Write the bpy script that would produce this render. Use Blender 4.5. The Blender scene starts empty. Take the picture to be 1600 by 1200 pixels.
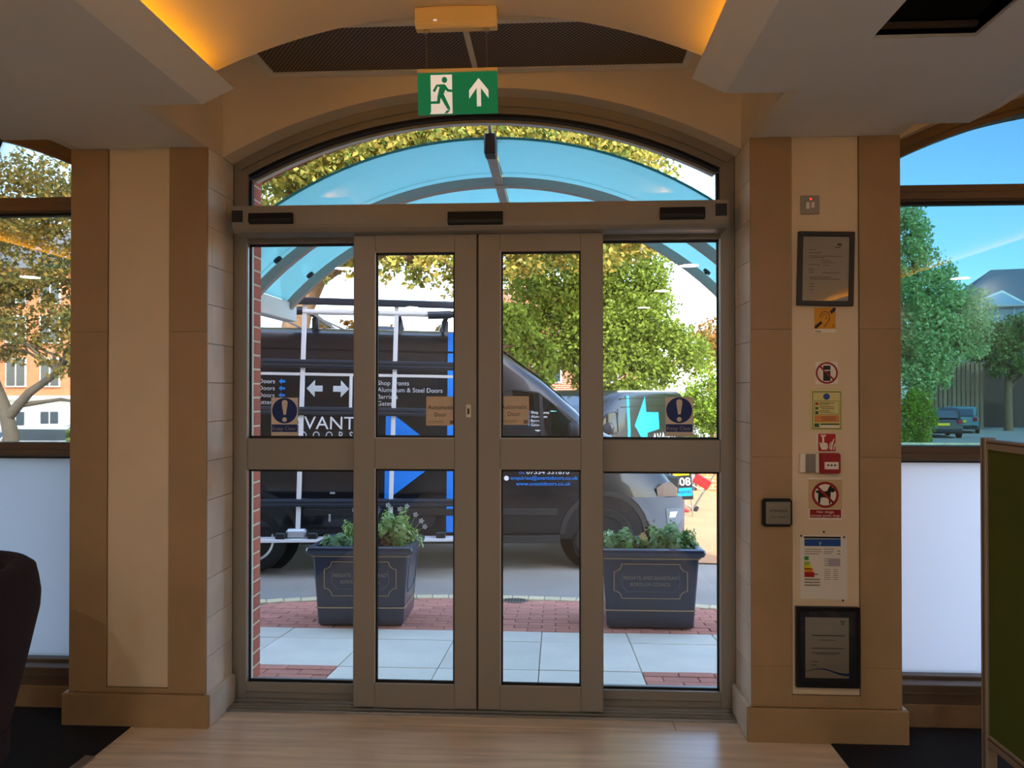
import bpy, bmesh, math, random
import numpy as np
from mathutils import Matrix, Vector

random.seed(7)
SC = bpy.context.scene
COL = SC.collection
PI = math.pi
def R(a): return math.radians(a)

# ---------------------------------------------------------------- camera, sky, sun, exposure
FPX = 1230.0                                    # focal length in pixels of a 1600 px wide frame
CAMP = Vector((0.0, -3.87, 1.557)); YAW = R(3.16); PITCH = R(0.466)
cam = bpy.data.objects.new('camera', bpy.data.cameras.new('camera')); COL.objects.link(cam)
cam.location = CAMP; cam.rotation_euler = (R(90) + PITCH, 0, YAW)
cam.data.sensor_width = 36; cam.data.lens = FPX * 36 / 1600; cam.data.clip_end = 400; cam.data.clip_start = 0.05
SC.camera = cam

SUN_DIR = Vector((0.32, -0.70, 0.643)).normalized()      # towards the sun: behind the building, a little right
world = bpy.data.worlds.new('world'); SC.world = world; world.use_nodes = True
wn = world.node_tree.nodes; wl = world.node_tree.links
wn.clear()
sky = wn.new('ShaderNodeTexSky'); sky.sky_type = 'NISHITA'; sky.sun_disc = False
sky.sun_elevation = math.asin(SUN_DIR.z); sky.sun_rotation = math.atan2(SUN_DIR.x, SUN_DIR.y)
sky.air_density = 1.0; sky.dust_density = 1.4; sky.ozone_density = 0.8; sky.altitude = 60
bg = wn.new('ShaderNodeBackground'); bg.inputs[1].default_value = 0.66
wo = wn.new('ShaderNodeOutputWorld')
wl.new(sky.outputs[0], bg.inputs[0]); wl.new(bg.outputs[0], wo.inputs[0])

sl = bpy.data.lights.new('sun', 'SUN'); sl.energy = 3.9; sl.angle = R(0.55); sl.color = (1.0, 0.90, 0.76)
so = bpy.data.objects.new('sun', sl); COL.objects.link(so); so.location = (4, -12, 14)
so.rotation_euler = SUN_DIR.to_track_quat('Z', 'Y').to_euler()

SC.view_settings.view_transform = 'Standard'; SC.view_settings.look = 'None'
SC.view_settings.gamma = 1.0; SC.view_settings.use_curve_mapping = False
SC.view_settings.exposure = 0.85
SC.cycles.use_denoising = True
SC.cycles.max_bounces = 10; SC.cycles.transparent_max_bounces = 24
SC.cycles.diffuse_bounces = 5; SC.cycles.caustics_reflective = False; SC.cycles.caustics_refractive = False

# ---------------------------------------------------------------- helpers
def hexc(h):
    h = h.lstrip('#'); out = []
    for i in (0, 2, 4):
        c = int(h[i:i+2], 16) / 255
        out.append(c / 12.92 if c <= 0.04045 else ((c + 0.055) / 1.055) ** 2.4)
    return tuple(out) + (1.0,)

MATS = {}
def mat(name, col, rough=0.6, metal=0.0, var=0.0, vscale=6.0, bump=0.0, bscale=60.0, coat=0.0, emit=None, estr=0.0, spec=0.5, objvar=0.0, stretch=None):
    m = bpy.data.materials.new(name); m.use_nodes = True; nt = m.node_tree; n = nt.nodes; l = nt.links
    b = n['Principled BSDF']; c = hexc(col) if isinstance(col, str) else col
    b.inputs['Base Color'].default_value = c; b.inputs['Roughness'].default_value = rough
    b.inputs['Metallic'].default_value = metal; b.inputs['Coat Weight'].default_value = coat
    b.inputs['Specular IOR Level'].default_value = spec
    if emit:
        b.inputs['Emission Color'].default_value = hexc(emit) if isinstance(emit, str) else emit
        b.inputs['Emission Strength'].default_value = estr
    tc = n.new('ShaderNodeTexCoord'); mp = n.new('ShaderNodeMapping'); l.new(tc.outputs['Object'], mp.inputs[0])
    if stretch: mp.inputs['Scale'].default_value = stretch
    last = None
    if var > 0:
        no = n.new('ShaderNodeTexNoise'); no.inputs['Scale'].default_value = vscale; no.inputs['Detail'].default_value = 5
        l.new(mp.outputs[0], no.inputs[0])
        mr = n.new('ShaderNodeMapRange'); mr.inputs[1].default_value = 0.3; mr.inputs[2].default_value = 0.7
        mr.inputs[3].default_value = 1 - var; mr.inputs[4].default_value = 1 + var
        l.new(no.outputs[0], mr.inputs[0]); last = mr.outputs[0]
    if objvar > 0:
        oi = n.new('ShaderNodeObjectInfo'); m2 = n.new('ShaderNodeMapRange'); m2.inputs[3].default_value = 1 - objvar; m2.inputs[4].default_value = 1 + objvar
        l.new(oi.outputs['Random'], m2.inputs[0])
        if last:
            mu = n.new('ShaderNodeMath'); mu.operation = 'MULTIPLY'; l.new(last, mu.inputs[0]); l.new(m2.outputs[0], mu.inputs[1]); last = mu.outputs[0]
        else: last = m2.outputs[0]
    if last:
        vm = n.new('ShaderNodeVectorMath'); vm.operation = 'SCALE'; vm.inputs[0].default_value = c[:3]
        l.new(last, vm.inputs['Scale']); l.new(vm.outputs[0], b.inputs['Base Color'])
    if bump > 0:
        nb = n.new('ShaderNodeTexNoise'); nb.inputs['Scale'].default_value = bscale; nb.inputs['Detail'].default_value = 6
        l.new(mp.outputs[0], nb.inputs[0])
        bu = n.new('ShaderNodeBump'); bu.inputs['Strength'].default_value = bump; bu.inputs['Distance'].default_value = 0.01
        l.new(nb.outputs[0], bu.inputs['Height']); l.new(bu.outputs[0], b.inputs['Normal'])
    MATS[name] = m; return m

def glass_mat(name, tint, refl_ior=1.5, rough=0.0):
    m = bpy.data.materials.new(name); m.use_nodes = True; n = m.node_tree.nodes; l = m.node_tree.links; n.clear()
    o = n.new('ShaderNodeOutputMaterial'); t = n.new('ShaderNodeBsdfTransparent'); t.inputs[0].default_value = tint
    g = n.new('ShaderNodeBsdfGlossy'); g.inputs['Roughness'].default_value = rough
    f = n.new('ShaderNodeFresnel'); f.inputs[0].default_value = refl_ior
    mx = n.new('ShaderNodeMixShader'); l.new(f.outputs[0], mx.inputs[0]); l.new(t.outputs[0], mx.inputs[1]); l.new(g.outputs[0], mx.inputs[2])
    l.new(mx.outputs[0], o.inputs[0]); MATS[name] = m; return m

def film_mat(name, col, trans=0.8, clear=0.0, clearcol=(1, 1, 1, 1)):
    m = bpy.data.materials.new(name); m.use_nodes = True; n = m.node_tree.nodes; l = m.node_tree.links; n.clear()
    o = n.new('ShaderNodeOutputMaterial'); c = hexc(col)
    d = n.new('ShaderNodeBsdfDiffuse'); d.inputs[0].default_value = c
    t = n.new('ShaderNodeBsdfTranslucent'); t.inputs[0].default_value = c
    mx = n.new('ShaderNodeMixShader'); mx.inputs[0].default_value = trans
    l.new(d.outputs[0], mx.inputs[1]); l.new(t.outputs[0], mx.inputs[2])
    last = mx
    if clear > 0:
        tr = n.new('ShaderNodeBsdfTransparent'); tr.inputs[0].default_value = clearcol
        m2 = n.new('ShaderNodeMixShader'); m2.inputs[0].default_value = clear
        l.new(mx.outputs[0], m2.inputs[1]); l.new(tr.outputs[0], m2.inputs[2]); last = m2
    g = n.new('ShaderNodeBsdfGlossy'); g.inputs['Roughness'].default_value = 0.15
    m3 = n.new('ShaderNodeMixShader'); m3.inputs[0].default_value = 0.04
    l.new(last.outputs[0], m3.inputs[1]); l.new(g.outputs[0], m3.inputs[2])
    l.new(m3.outputs[0], o.inputs[0]); MATS[name] = m; return m

def leaf_mat(name, cols, trans=0.4):
    m = bpy.data.materials.new(name); m.use_nodes = True; n = m.node_tree.nodes; l = m.node_tree.links; n.clear()
    o = n.new('ShaderNodeOutputMaterial'); ge = n.new('ShaderNodeNewGeometry'); cr = n.new('ShaderNodeValToRGB')
    l.new(ge.outputs['Random Per Island'], cr.inputs[0])
    el = cr.color_ramp.elements
    for i, c in enumerate(cols):
        p = i / (len(cols) - 1)
        e = el[0] if i == 0 else (el[1] if i == len(cols) - 1 else el.new(p))
        e.position = p; e.color = hexc(c)
    d = n.new('ShaderNodeBsdfDiffuse'); t = n.new('ShaderNodeBsdfTranslucent')
    l.new(cr.outputs[0], d.inputs[0]); l.new(cr.outputs[0], t.inputs[0])
    mx = n.new('ShaderNodeMixShader'); mx.inputs[0].default_value = trans
    l.new(d.outputs[0], mx.inputs[1]); l.new(t.outputs[0], mx.inputs[2]); l.new(mx.outputs[0], o.inputs[0])
    MATS[name] = m; return m

def brick_mat(name, c1, c2, mortar, scale=1.0, rot=None):
    m = bpy.data.materials.new(name); m.use_nodes = True; n = m.node_tree.nodes; l = m.node_tree.links
    b = n['Principled BSDF']; b.inputs['Roughness'].default_value = 0.9
    tc = n.new('ShaderNodeTexCoord'); mp = n.new('ShaderNodeMapping'); l.new(tc.outputs['Object'], mp.inputs[0])
    mp.inputs['Rotation'].default_value = rot or (R(90), 0, 0)
    br = n.new('ShaderNodeTexBrick'); br.inputs['Color1'].default_value = hexc(c1); br.inputs['Color2'].default_value = hexc(c2); br.inputs['Mortar'].default_value = hexc(mortar)
    br.inputs['Scale'].default_value = scale; br.inputs['Brick Width'].default_value = 0.225; br.inputs['Row Height'].default_value = 0.075; br.inputs['Mortar Size'].default_value = 0.008
    l.new(mp.outputs[0], br.inputs[0]); l.new(br.outputs[0], b.inputs['Base Color'])
    MATS[name] = m; return m

def at(px, py, Y):
    """world point in the plane y = Y that lies on the line of sight of photograph pixel (px, py)"""
    fw = Vector((-math.sin(YAW) * math.cos(PITCH), math.cos(YAW) * math.cos(PITCH), math.sin(PITCH)))
    rt = Vector((math.cos(YAW), math.sin(YAW), 0)); up = rt.cross(fw)
    d = fw + rt * ((px - 800) / FPX) + up * ((600 - py) / FPX)
    return CAMP + d * ((Y - CAMP.y) / d.y)

class MB:
    def __init__(s): s.v = []; s.f = []
    def add(s, vs, fs):
        k = len(s.v); s.v += [tuple(p) for p in vs]; s.f += [tuple(i + k for i in f) for f in fs]; return s
    def box(s, x0, x1, y0, y1, z0, z1):
        return s.add([(x0,y0,z0),(x1,y0,z0),(x1,y1,z0),(x0,y1,z0),(x0,y0,z1),(x1,y0,z1),(x1,y1,z1),(x0,y1,z1)],
                     [(0,3,2,1),(4,5,6,7),(0,1,5,4),(1,2,6,5),(2,3,7,6),(3,0,4,7)])
    def prism(s, poly, a0, a1, axis='y'):
        n = len(poly)
        def P(p, a): return {'y': (p[0], a, p[1]), 'x': (a, p[0], p[1]), 'z': (p[0], p[1], a)}[axis]
        vs = [P(p, a0) for p in poly] + [P(p, a1) for p in poly]
        fs = [tuple(range(n))[::-1], tuple(range(n, 2*n))] + [(i, (i+1) % n, n + (i+1) % n, n + i) for i in range(n)]
        return s.add(vs, fs)
    def band(s, inner, outer, a0, a1, axis='y', closed=False):
        """solid strip between two polylines of equal length"""
        n = len(inner)
        def P(p, a): return {'y': (p[0], a, p[1]), 'x': (a, p[0], p[1]), 'z': (p[0], p[1], a)}[axis]
        vs = [P(p, a0) for p in inner] + [P(p, a0) for p in outer] + [P(p, a1) for p in inner] + [P(p, a1) for p in outer]
        fs = []
        for i in range(n if closed else n - 1):
            j = (i + 1) % n
            fs += [(i, j, n + j, n + i), (2*n + i, 3*n + i, 3*n + j, 2*n + j), (i, 2*n + i, 2*n + j, j), (n + i, n + j, 3*n + j, 3*n + i)]
        if not closed: fs += [(0, n, 3*n, 2*n), (n - 1, 3*n - 1, 4*n - 1, 2*n - 1)]
        return s.add(vs, fs)
    def tube(s, pts, r, n=8, cap=True):
        pts = [Vector(p) for p in pts]; rs = r if isinstance(r, (list, tuple)) else [r] * len(pts)
        rings = []; prev = None
        for i, p in enumerate(pts):
            d = (pts[min(i+1, len(pts)-1)] - pts[max(i-1, 0)]).normalized()
            if prev is None: a = d.orthogonal().normalized()
            else:
                a = prev - d * prev.dot(d); a = a.normalized() if a.length > 1e-6 else d.orthogonal().normalized()
            prev = a; b = d.cross(a)
            rings.append([p + (a * math.cos(2*PI*k/n) + b * math.sin(2*PI*k/n)) * rs[i] for k in range(n)])
        vs = [q for rg in rings for q in rg]; fs = []
        for i in range(len(pts) - 1):
            for k in range(n):
                fs.append((i*n + k, i*n + (k+1) % n, (i+1)*n + (k+1) % n, (i+1)*n + k))
        if cap: fs += [tuple(range(n))[::-1], tuple(range((len(pts)-1)*n, len(pts)*n))]
        return s.add(vs, fs)
    def lathe(s, prof, c=(0, 0, 0), axis='y', n=28):
        """profile of (radius, along) turned about an axis through c"""
        vs = []; fs = []
        for (r, a) in prof:
            for k in range(n):
                u, w = r * math.cos(2*PI*k/n), r * math.sin(2*PI*k/n)
                q = {'y': (u, a, w), 'z': (u, w, a), 'x': (a, u, w)}[axis]
                vs.append((c[0] + q[0], c[1] + q[1], c[2] + q[2]))
        for i in range(len(prof) - 1):
            for k in range(n): fs.append((i*n + k, i*n + (k+1) % n, (i+1)*n + (k+1) % n, (i+1)*n + k))
        fs += [tuple(range(n))[::-1], tuple(range((len(prof)-1)*n, len(prof)*n))]
        return s.add(vs, fs)
    def sliced(s, xs=(), zs=()):
        """cut along planes so that a mapped decal can follow a curved panel"""
        me = bpy.data.meshes.new('tmp'); me.from_pydata(s.v, [], s.f); bm = bmesh.new(); bm.from_mesh(me); bpy.data.meshes.remove(me)
        for ax, vals in ((0, xs), (2, zs)):
            for a in vals:
                co = [0, 0, 0]; no = [0, 0, 0]; co[ax] = a; no[ax] = 1
                bmesh.ops.bisect_plane(bm, geom=list(bm.verts) + list(bm.edges) + list(bm.faces), plane_co=co, plane_no=no)
        bm.verts.index_update(); s.v = [tuple(v.co) for v in bm.verts]; s.f = [tuple(v.index for v in f.verts) for f in bm.faces]; bm.free(); return s
    def mapped(s, fn): s.v = [tuple(fn(*p)) for p in s.v]; return s
    def build(s, name, material, parent=None, smooth=None, bevel=0.0, seg=1):
        me = bpy.data.meshes.new(name); me.from_pydata(s.v, [], s.f)
        bm = bmesh.new(); bm.from_mesh(me)
        if bevel > 0:
            bmesh.ops.remove_doubles(bm, verts=bm.verts, dist=1e-6)
            bmesh.ops.bevel(bm, geom=list(bm.edges), offset=bevel, segments=seg, affect='EDGES', clamp_overlap=True)
        bmesh.ops.recalc_face_normals(bm, faces=bm.faces); bm.to_mesh(me); bm.free()
        if smooth:
            me.polygons.foreach_set('use_smooth', [True] * len(me.polygons)); me.set_sharp_from_angle(angle=R(smooth))
        return link(name, me, material, parent)

def link(name, me, material, parent=None):
    if isinstance(material, str): material = MATS[material]
    if material and not me.materials: me.materials.append(material)
    o = bpy.data.objects.new(name, me); COL.objects.link(o)
    if parent: o.parent = parent
    return o
def tag(o, label=None, cat=None, group=None, kind=None):
    if label: o['label'] = label
    if cat: o['category'] = cat
    if group: o['group'] = group
    if kind: o['kind'] = kind
    return o
def empty(name, loc=(0, 0, 0), rz=0.0, rot=None):
    o = bpy.data.objects.new(name, None); COL.objects.link(o); o.empty_display_size = 0.1
    o.location = loc; o.rotation_euler = rot or (0, 0, rz); return o
def thing(name, label, cat, loc=(0, 0, 0), rz=0.0, group=None, rot=None):
    return tag(empty(name, loc, rz, rot), label, cat, group)
def box(name, m, d, parent=None, bevel=0.0, seg=1):
    return MB().box(*d).build(name, m, parent, bevel=bevel, seg=seg)

def text_mesh(body, height, width=None, align='LEFT', bold=False, depth=0.0006):
    cu = bpy.data.curves.new('txt', 'FONT'); cu.body = body; cu.size = 1.0; cu.extrude = 0.0
    cu.resolution_u = 3
    if bold: cu.offset = 0.012
    ob = bpy.data.objects.new('txt', cu); COL.objects.link(ob)
    bpy.context.view_layer.update(); dg = bpy.context.evaluated_depsgraph_get()
    me = bpy.data.meshes.new_from_object(ob.evaluated_get(dg))
    bpy.data.objects.remove(ob); bpy.data.curves.remove(cu)
    co = np.empty(len(me.vertices) * 3); me.vertices.foreach_get('co', co); co = co.reshape(-1, 3)
    sx = 1.0
    mn, mx = co.min(0), co.max(0); h0 = 0.73                      # cap height of the built-in font
    s = height / h0; sx = s
    if width: sx = width / (mx[0] - mn[0])
    x0 = {'LEFT': mn[0], 'CENTER': (mn[0] + mx[0]) / 2, 'RIGHT': mx[0]}[align]
    out = np.zeros_like(co); out[:, 0] = (co[:, 0] - x0) * sx; out[:, 2] = co[:, 1] * s
    me.vertices.foreach_set('co', out.ravel()); me.update()
    return me
def text(name, body, m, parent, x, y, z, height, width=None, align='LEFT', fn=None, bold=False, flip=False):
    """flat lettering in the xz plane, readable from -y (or from +y with flip); baseline at z"""
    me = text_mesh(body, height, width, align, bold)
    for v in me.vertices:
        p = (x + (-v.co.x if flip else v.co.x), y, z + v.co.z)
        v.co = fn(*p) if fn else p
    me.update()
    return link(name, me, m, parent)
def arc(cx, zc, r, a0, a1, n):
    return [(cx + r * math.cos(a0 + (a1 - a0) * i / n), zc + r * math.sin(a0 + (a1 - a0) * i / n)) for i in range(n + 1)]

# ---------------------------------------------------------------- materials
mat('plaster', '#e6dac8', 0.85, var=0.05, vscale=2.0, bump=0.05, bscale=90)
mat('ceiling_white', '#e6e4e0', 0.9, var=0.03, vscale=1.5)
mat('vault_paint', '#e3d8c6', 0.85, var=0.03, vscale=1.5)
mat('panel_cream', '#e0cdb0', 0.7, var=0.04, vscale=3)
mat('stone_tile', '#a88c68', 0.55, var=0.07, vscale=4, bump=0.06, bscale=70, objvar=0.04)
mat('stone_pale', '#efe9e0', 0.5, var=0.08, vscale=5, bump=0.06, bscale=60, objvar=0.05)
mat('stone_joint', '#7a6a55', 0.9)
mat('skirting', '#a58a66', 0.5, var=0.1, vscale=5, bump=0.05)
mat('skirting_pale', '#ddd6cb', 0.5, var=0.1, vscale=8, bump=0.08)
mat('dado', '#8d7357', 0.6, var=0.18, vscale=9, bump=0.12, bscale=30)
mat('alu', '#96928b', 0.42, metal=0.25, var=0.03, vscale=2)
mat('alu_light', '#b9bec4', 0.35, metal=0.6)
mat('alu_sill', '#a9a8a6', 0.3, metal=0.8, var=0.05, stretch=(1, 20, 1))
mat('win_frame', '#6d5d50', 0.45, metal=0.3, var=0.03)
mat('gasket', '#10151b', 0.5)
mat('black_plastic', '#14171b', 0.4)
mat('white_plastic', '#e8e6e0', 0.4)
mat('floor_wood', '#e8d6c0', 0.22, var=0.16, vscale=3.0, bump=0.03, stretch=(0.7, 9.0, 1))
mat('subfloor', '#4a3a2a', 0.9)
mat('carpet', '#0c101c', 0.95, var=0.25, vscale=90, bump=0.5, bscale=260)
mat('void_dark', '#0d0c0c', 0.9)
mat('brick_red', '#b35b44', 0.85, var=0.12, vscale=12, bump=0.2, bscale=60, objvar=0.16)
mat('mortar', '#d9c3a8', 0.95, var=0.08, vscale=20)
mat('stone_outside', '#dcd5c8', 0.8, var=0.06)
brick_mat('brick_wall', '#a8563f', '#96493a', '#c9b59a')
brick_mat('brick_orange', '#cf7c4e', '#c06b44', '#d8b48e')
brick_mat('brick_house', '#b5654a', '#a3573f', '#cfb6a0')
glass_mat('glass_clear', (0.92, 0.94, 0.94, 1))
glass_mat('glass_tint', (0.27, 0.42, 0.47, 1), 1.6)
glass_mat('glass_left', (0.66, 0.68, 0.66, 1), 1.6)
film_mat('frosted_film', '#f3f4f6', 0.86); film_mat('frosted_film_shaded', '#d3d7d9', 0.84)  # same film twice; the left window's shade is put into the second colour
film_mat('canopy_glass', '#b9e2dd', 0.86, 0.16, (0.62, 0.9, 0.95, 1))
film_mat('canopy_edge', '#3cc4c0', 0.7)

# perforated ventilation sheet: fine grid of holes as bump and colour
m = mat('mesh_grille', '#5a4c40', 0.6); n = m.node_tree.nodes; l = m.node_tree.links
tc = n['Texture Coordinate']; ck = n.new('ShaderNodeTexChecker'); ck.inputs['Scale'].default_value = 105
ck.inputs['Color1'].default_value = hexc('#8a7664'); ck.inputs['Color2'].default_value = hexc('#15110e')
mp = n.new('ShaderNodeMapping'); mp.inputs['Scale'].default_value = (1, 0.7, 0.0)
l.new(tc.outputs['Object'], mp.inputs[0]); l.new(mp.outputs[0], ck.inputs[0]); l.new(ck.outputs[0], n['Principled BSDF'].inputs['Base Color'])

# ---------------------------------------------------------------- building shell
ZC = 2.69; XC = -0.373; PITCH_BAY = 3.143; HALF = 1.2445
BAYS = [XC - PITCH_BAY, XC, XC + PITCH_BAY]; BAY_SLOT = [-0.445, -0.835, -0.445]
ARC_R = 2.62; ARC_TOP = 3.005; ARC_ZC = ARC_TOP - ARC_R
YB = -8.0; XL, XR = -6.0, 4.3
def arch_line(c, half, r, zc=ARC_ZC, n=28):
    return [(c + half * (2 * i / n - 1), zc + math.sqrt(r * r - (half * (2 * i / n - 1)) ** 2)) for i in range(n + 1)]
def struct(name, mb, m, parent=None, **k):
    o = mb.build(name, m, parent, **k)
    if not parent: o['kind'] = 'structure'
    return o

floor = struct('floor', MB().box(XL, XR, YB, 0.10, -0.15, -0.012), 'subfloor')
FX0, FX1 = -1.962, 1.211
for (y0, y1, xs) in [(-0.215, -0.03, [-1.60, 0.55, 0.86]), (-1.43, -0.219, [FX0, FX1]), (-2.65, -1.434, [FX0, -0.2, FX1]), (-3.87, -2.654, [FX0, FX1]),
                     (-5.09, -3.874, [FX0, 0.3, FX1]), (-6.3, -5.094, [FX0, FX1]), (YB, -6.304, [FX0, FX1])]:
    for a, b in zip(xs, xs[1:]):
        box('floor_sheet', 'floor_wood', (a + 0.001, b - 0.001, y0, y1, -0.012, 0.0), floor, bevel=0.0012)
tag(struct('floor_carpet_left', MB().box(XL, FX0, YB, -0.13, -0.012, 0.004), 'carpet'), 'dark navy carpet on the floor left of the pale walkway')
tag(struct('floor_carpet_right', MB().box(FX1, XR, YB, -0.13, -0.012, 0.004), 'carpet'), 'dark navy carpet on the floor right of the pale walkway')
struct('trim_1', MB().prism([(FX0 - 0.035, 0.004), (FX0 + 0.012, 0.0), (FX0 + 0.008, 0.006), (FX0 - 0.030, 0.009)], -7.9, -0.62, 'y'), 'alu_sill')
struct('trim_2', MB().prism([(FX1 - 0.012, 0.0), (FX1 + 0.03, 0.004), (FX1 + 0.026, 0.008), (FX1 - 0.008, 0.005)], -7.9, -0.62, 'y'), 'alu_sill')

struct('wall_left', MB().box(XL - 0.2, XL, YB, 0.22, -0.4, 3.3), 'plaster')
struct('wall_right', MB().box(XR, XR + 0.15, YB, 0.22, -0.4, 3.3), 'plaster')
struct('wall_back', MB().box(XL - 0.2, XR + 0.15, YB - 0.2, YB, -0.4, 3.3), 'plaster')

# ceiling strips between the three vaulted bays, with an open hatch on the right
cb = MB()
def strip(x0, x1, y0, y1): cb.box(x0, x1, y0, y1, ZC, ZC + 0.06)
LIP = 1.022
strip(XL, BAYS[0] - LIP, YB, -0.13)
a, b = BAYS[0] + LIP, BAYS[1] - LIP
strip(a, b, YB, BAY_SLOT[1]); strip(a, BAYS[1] - HALF, BAY_SLOT[1], BAY_SLOT[0]); strip(BAYS[0] + HALF, BAYS[1] - HALF, BAY_SLOT[0], -0.13)
a, b = BAYS[1] + LIP, BAYS[2] - LIP
HX0, HX1, HY0, HY1 = 1.018, 1.342, -1.88, -1.281
strip(a, HX0, YB, BAY_SLOT[1]); strip(HX1, b, YB, BAY_SLOT[1]); strip(HX0, HX1, YB, HY0); strip(HX0, HX1, HY1, BAY_SLOT[1])
strip(BAYS[1] + HALF, b, BAY_SLOT[1], BAY_SLOT[2]); strip(BAYS[1] + HALF, BAYS[2] - HALF, BAY_SLOT[2], -0.13)
strip(BAYS[2] + LIP, XR, YB, -0.13)
ceiling = struct('ceiling', cb, 'ceiling_white')
hb = MB(); t = 0.03; zt = ZC + 0.42
hb.box(HX0 - t, HX0, HY0 - t, HY1 + t, ZC + 0.012, zt).box(HX1, HX1 + t, HY0 - t, HY1 + t, ZC + 0.012, zt).box(HX0, HX1, HY0 - t, HY0, ZC + 0.012, zt)
hb.box(HX0, HX1, HY1, HY1 + t, ZC + 0.012, zt).box(HX0 - t, HX1 + t, HY0 - t, HY1 + t, zt, zt + 0.03)
hatch = tag(hb.build('hatch_shaft', 'void_dark', ceiling), 'open dark ceiling hatch with no cover')
box('hatch_rail', 'win_frame', (HX0, HX1, HY1 - 0.02, HY1, ZC + 0.03, ZC + 0.045), ceiling)
MB().tube([(HX0 + 0.05, HY1 - 0.05, ZC + 0.3), (HX0 + 0.055, HY1 - 0.05, ZC + 0.1), (HX0 + 0.04, HY1 - 0.06, ZC + 0.05)], 0.004).build('hanging_cable', 'white_plastic', ceiling)

VR, VTOP = 2.4, 3.025; vzc = VTOP - VR
for bi, (c, ys) in enumerate(zip(BAYS, BAY_SLOT)):
    vi = arch_line(c, 1.13, VR, vzc, 32); vo = [(x, z + 0.03) for x, z in vi]
    struct('ceiling_vault', MB().band(vi, vo, YB, ys), 'vault_paint', smooth=30)
    struct('ceiling_vault_end', MB().prism([(c - 1.13, vo[0][1])] + vo[1:-1] + [(c + 1.13, vo[-1][1]), (c + 1.13, 3.12), (c - 1.13, 3.12)], ys - 0.04, ys), 'plaster')
    struct('ceiling_slot', MB().box(c - HALF - 0.05, c + HALF + 0.05, ys - 0.02, -0.10, 3.07, 3.12), 'plaster')
    for s in (-1, 1):
        x = c + s * LIP
        struct('ceiling_lip', MB().prism([(x, ZC), (c + s * 0.895, ZC + 0.06), (x, ZC + 0.06)], YB, ys), 'ceiling_white')
        x0, x1 = sorted((c + s * (HALF - 0.0015), c + s * (HALF + 0.05)))
        struct('wall_slot_side', MB().box(x0, x1, ys - 0.02, -0.128, ZC - 0.0005, 3.12), 'plaster')
        x0, x1 = sorted((c + s * 1.13, c + s * (HALF + 0.05)))
        struct('ceiling_slot_return', MB().box(x0, x1, ys - 0.03, ys - 0.004, ZC + 0.06, 3.12), 'plaster')
    al = arch_line(c, HALF, ARC_R)
    struct('wall_arch', MB().prism(al + [(c + HALF, 3.12), (c - HALF, 3.12)], -0.13, 0.0), 'plaster', smooth=30)

# front piers between the bays: core, stone cladding and cream recessed panel
PIERS = [(BAYS[0] + HALF, BAYS[1] - HALF), (BAYS[1] + HALF, BAYS[2] - HALF)]
for pi, (x0, x1) in enumerate(PIERS):
    side = ('left', 'right')[pi]
    w = struct('wall_front_' + side, MB().box(x0 + 0.013, x1 - 0.013, -0.287, 0.09, -0.012, ZC), 'stone_joint')
    sw = 0.178
    px0, px1 = x0 + sw, x1 - sw - (0.0 if pi else 0.0)
    box('panel', 'panel_cream', (px0 + 0.002, px1 - 0.002, -0.294, -0.286, 0.175 + 0.03 * pi, ZC), w, bevel=0.003)
    zs = [0.15, 0.33, 1.26, 1.83, ZC] if pi else [0.15, 1.83, ZC]
    for (a, b) in ((x0, px0), (px1, x1)):
        for z0, z1 in zip(zs, zs[1:]):
            box('stone_tile', 'stone_tile', (a, b, -0.30, -0.286, z0 + 0.0005, z1 - 0.0005), w, bevel=0.0007)
    box('stone_tile', 'stone_tile', (px0, px1, -0.30, -0.286, 0.15, 0.173 + 0.03 * pi), w, bevel=0.0012)
    # side faces: pale stone courses, some split by an upright joint
    for si, (a, b) in enumerate(((x0, x0 + 0.013), (x1 - 0.013, x1))):
        nco = 14; hh = (ZC - 0.13) / nco
        for k in range(nco):
            z0 = 0.13 + k * hh; cut = -0.10 - 0.13 * (k % 2)
            segs = [(-0.2855, cut - 0.001), (cut + 0.001, 0.0)] if k % 2 == 0 else [(-0.2855, -0.245), (-0.243, 0.0)]
            for (ya, yb) in segs:
                box('stone_tile', 'stone_pale', (a, b, ya, yb, z0 + 0.0012, z0 + hh - 0.0012), w, bevel=0.001)
    sk = MB().box(x0 - 0.022, x1 + 0.022, -0.322, -0.30, 0.0, 0.150)
    o = struct('baseboard_' + side, sk, 'skirting', bevel=0.003)
    for (a, b) in ((x0 - 0.022, x0), (x1, x1 + 0.022)):
        MB().prism([(-0.3005, 0.0), (-0.012, 0.0), (-0.012, 0.138), (-0.03, 0.150), (-0.3005, 0.150)], a, b, 'x').build('skirting_return', 'skirting_pale', o, bevel=0.002)

# outer brick leaf: wall with three arched openings, bricks built at the edge that shows beside the doors
BY0, BY1 = 0.092, 0.222; GZ0 = -0.4; WT = 3.4
ow = MB(); opens = [(BAYS[0] - 1.18, BAYS[0] + 1.18), (-1.574, 0.865), (BAYS[2] - 1.18, BAYS[2] + 1.18)]
edges = [XL - 0.2] + [e for o_ in opens for e in o_] + [XR + 0.15]
for a, b in zip(edges[0::2], edges[1::2]): ow.box(a, b, BY0, BY1, GZ0, WT)
for (a, b) in opens:
    c = (a + b) / 2; h = (b - a) / 2
    al = arch_line(c, h, ARC_R - 0.045)
    ow.prism(al + [(b, WT), (a, WT)], BY0, BY1)
for (a, b) in (opens[0], opens[2]): ow.box(a, b, BY0, BY1, GZ0, 0.10)
wall_out = struct('wall_outside', ow, 'brick_wall')
nb = 37
proto = MB().box(-0.014, 0.0, 0.0, 0.104, 0.0, 0.065).build('brick', 'brick_red', wall_out, bevel=0.002)
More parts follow.
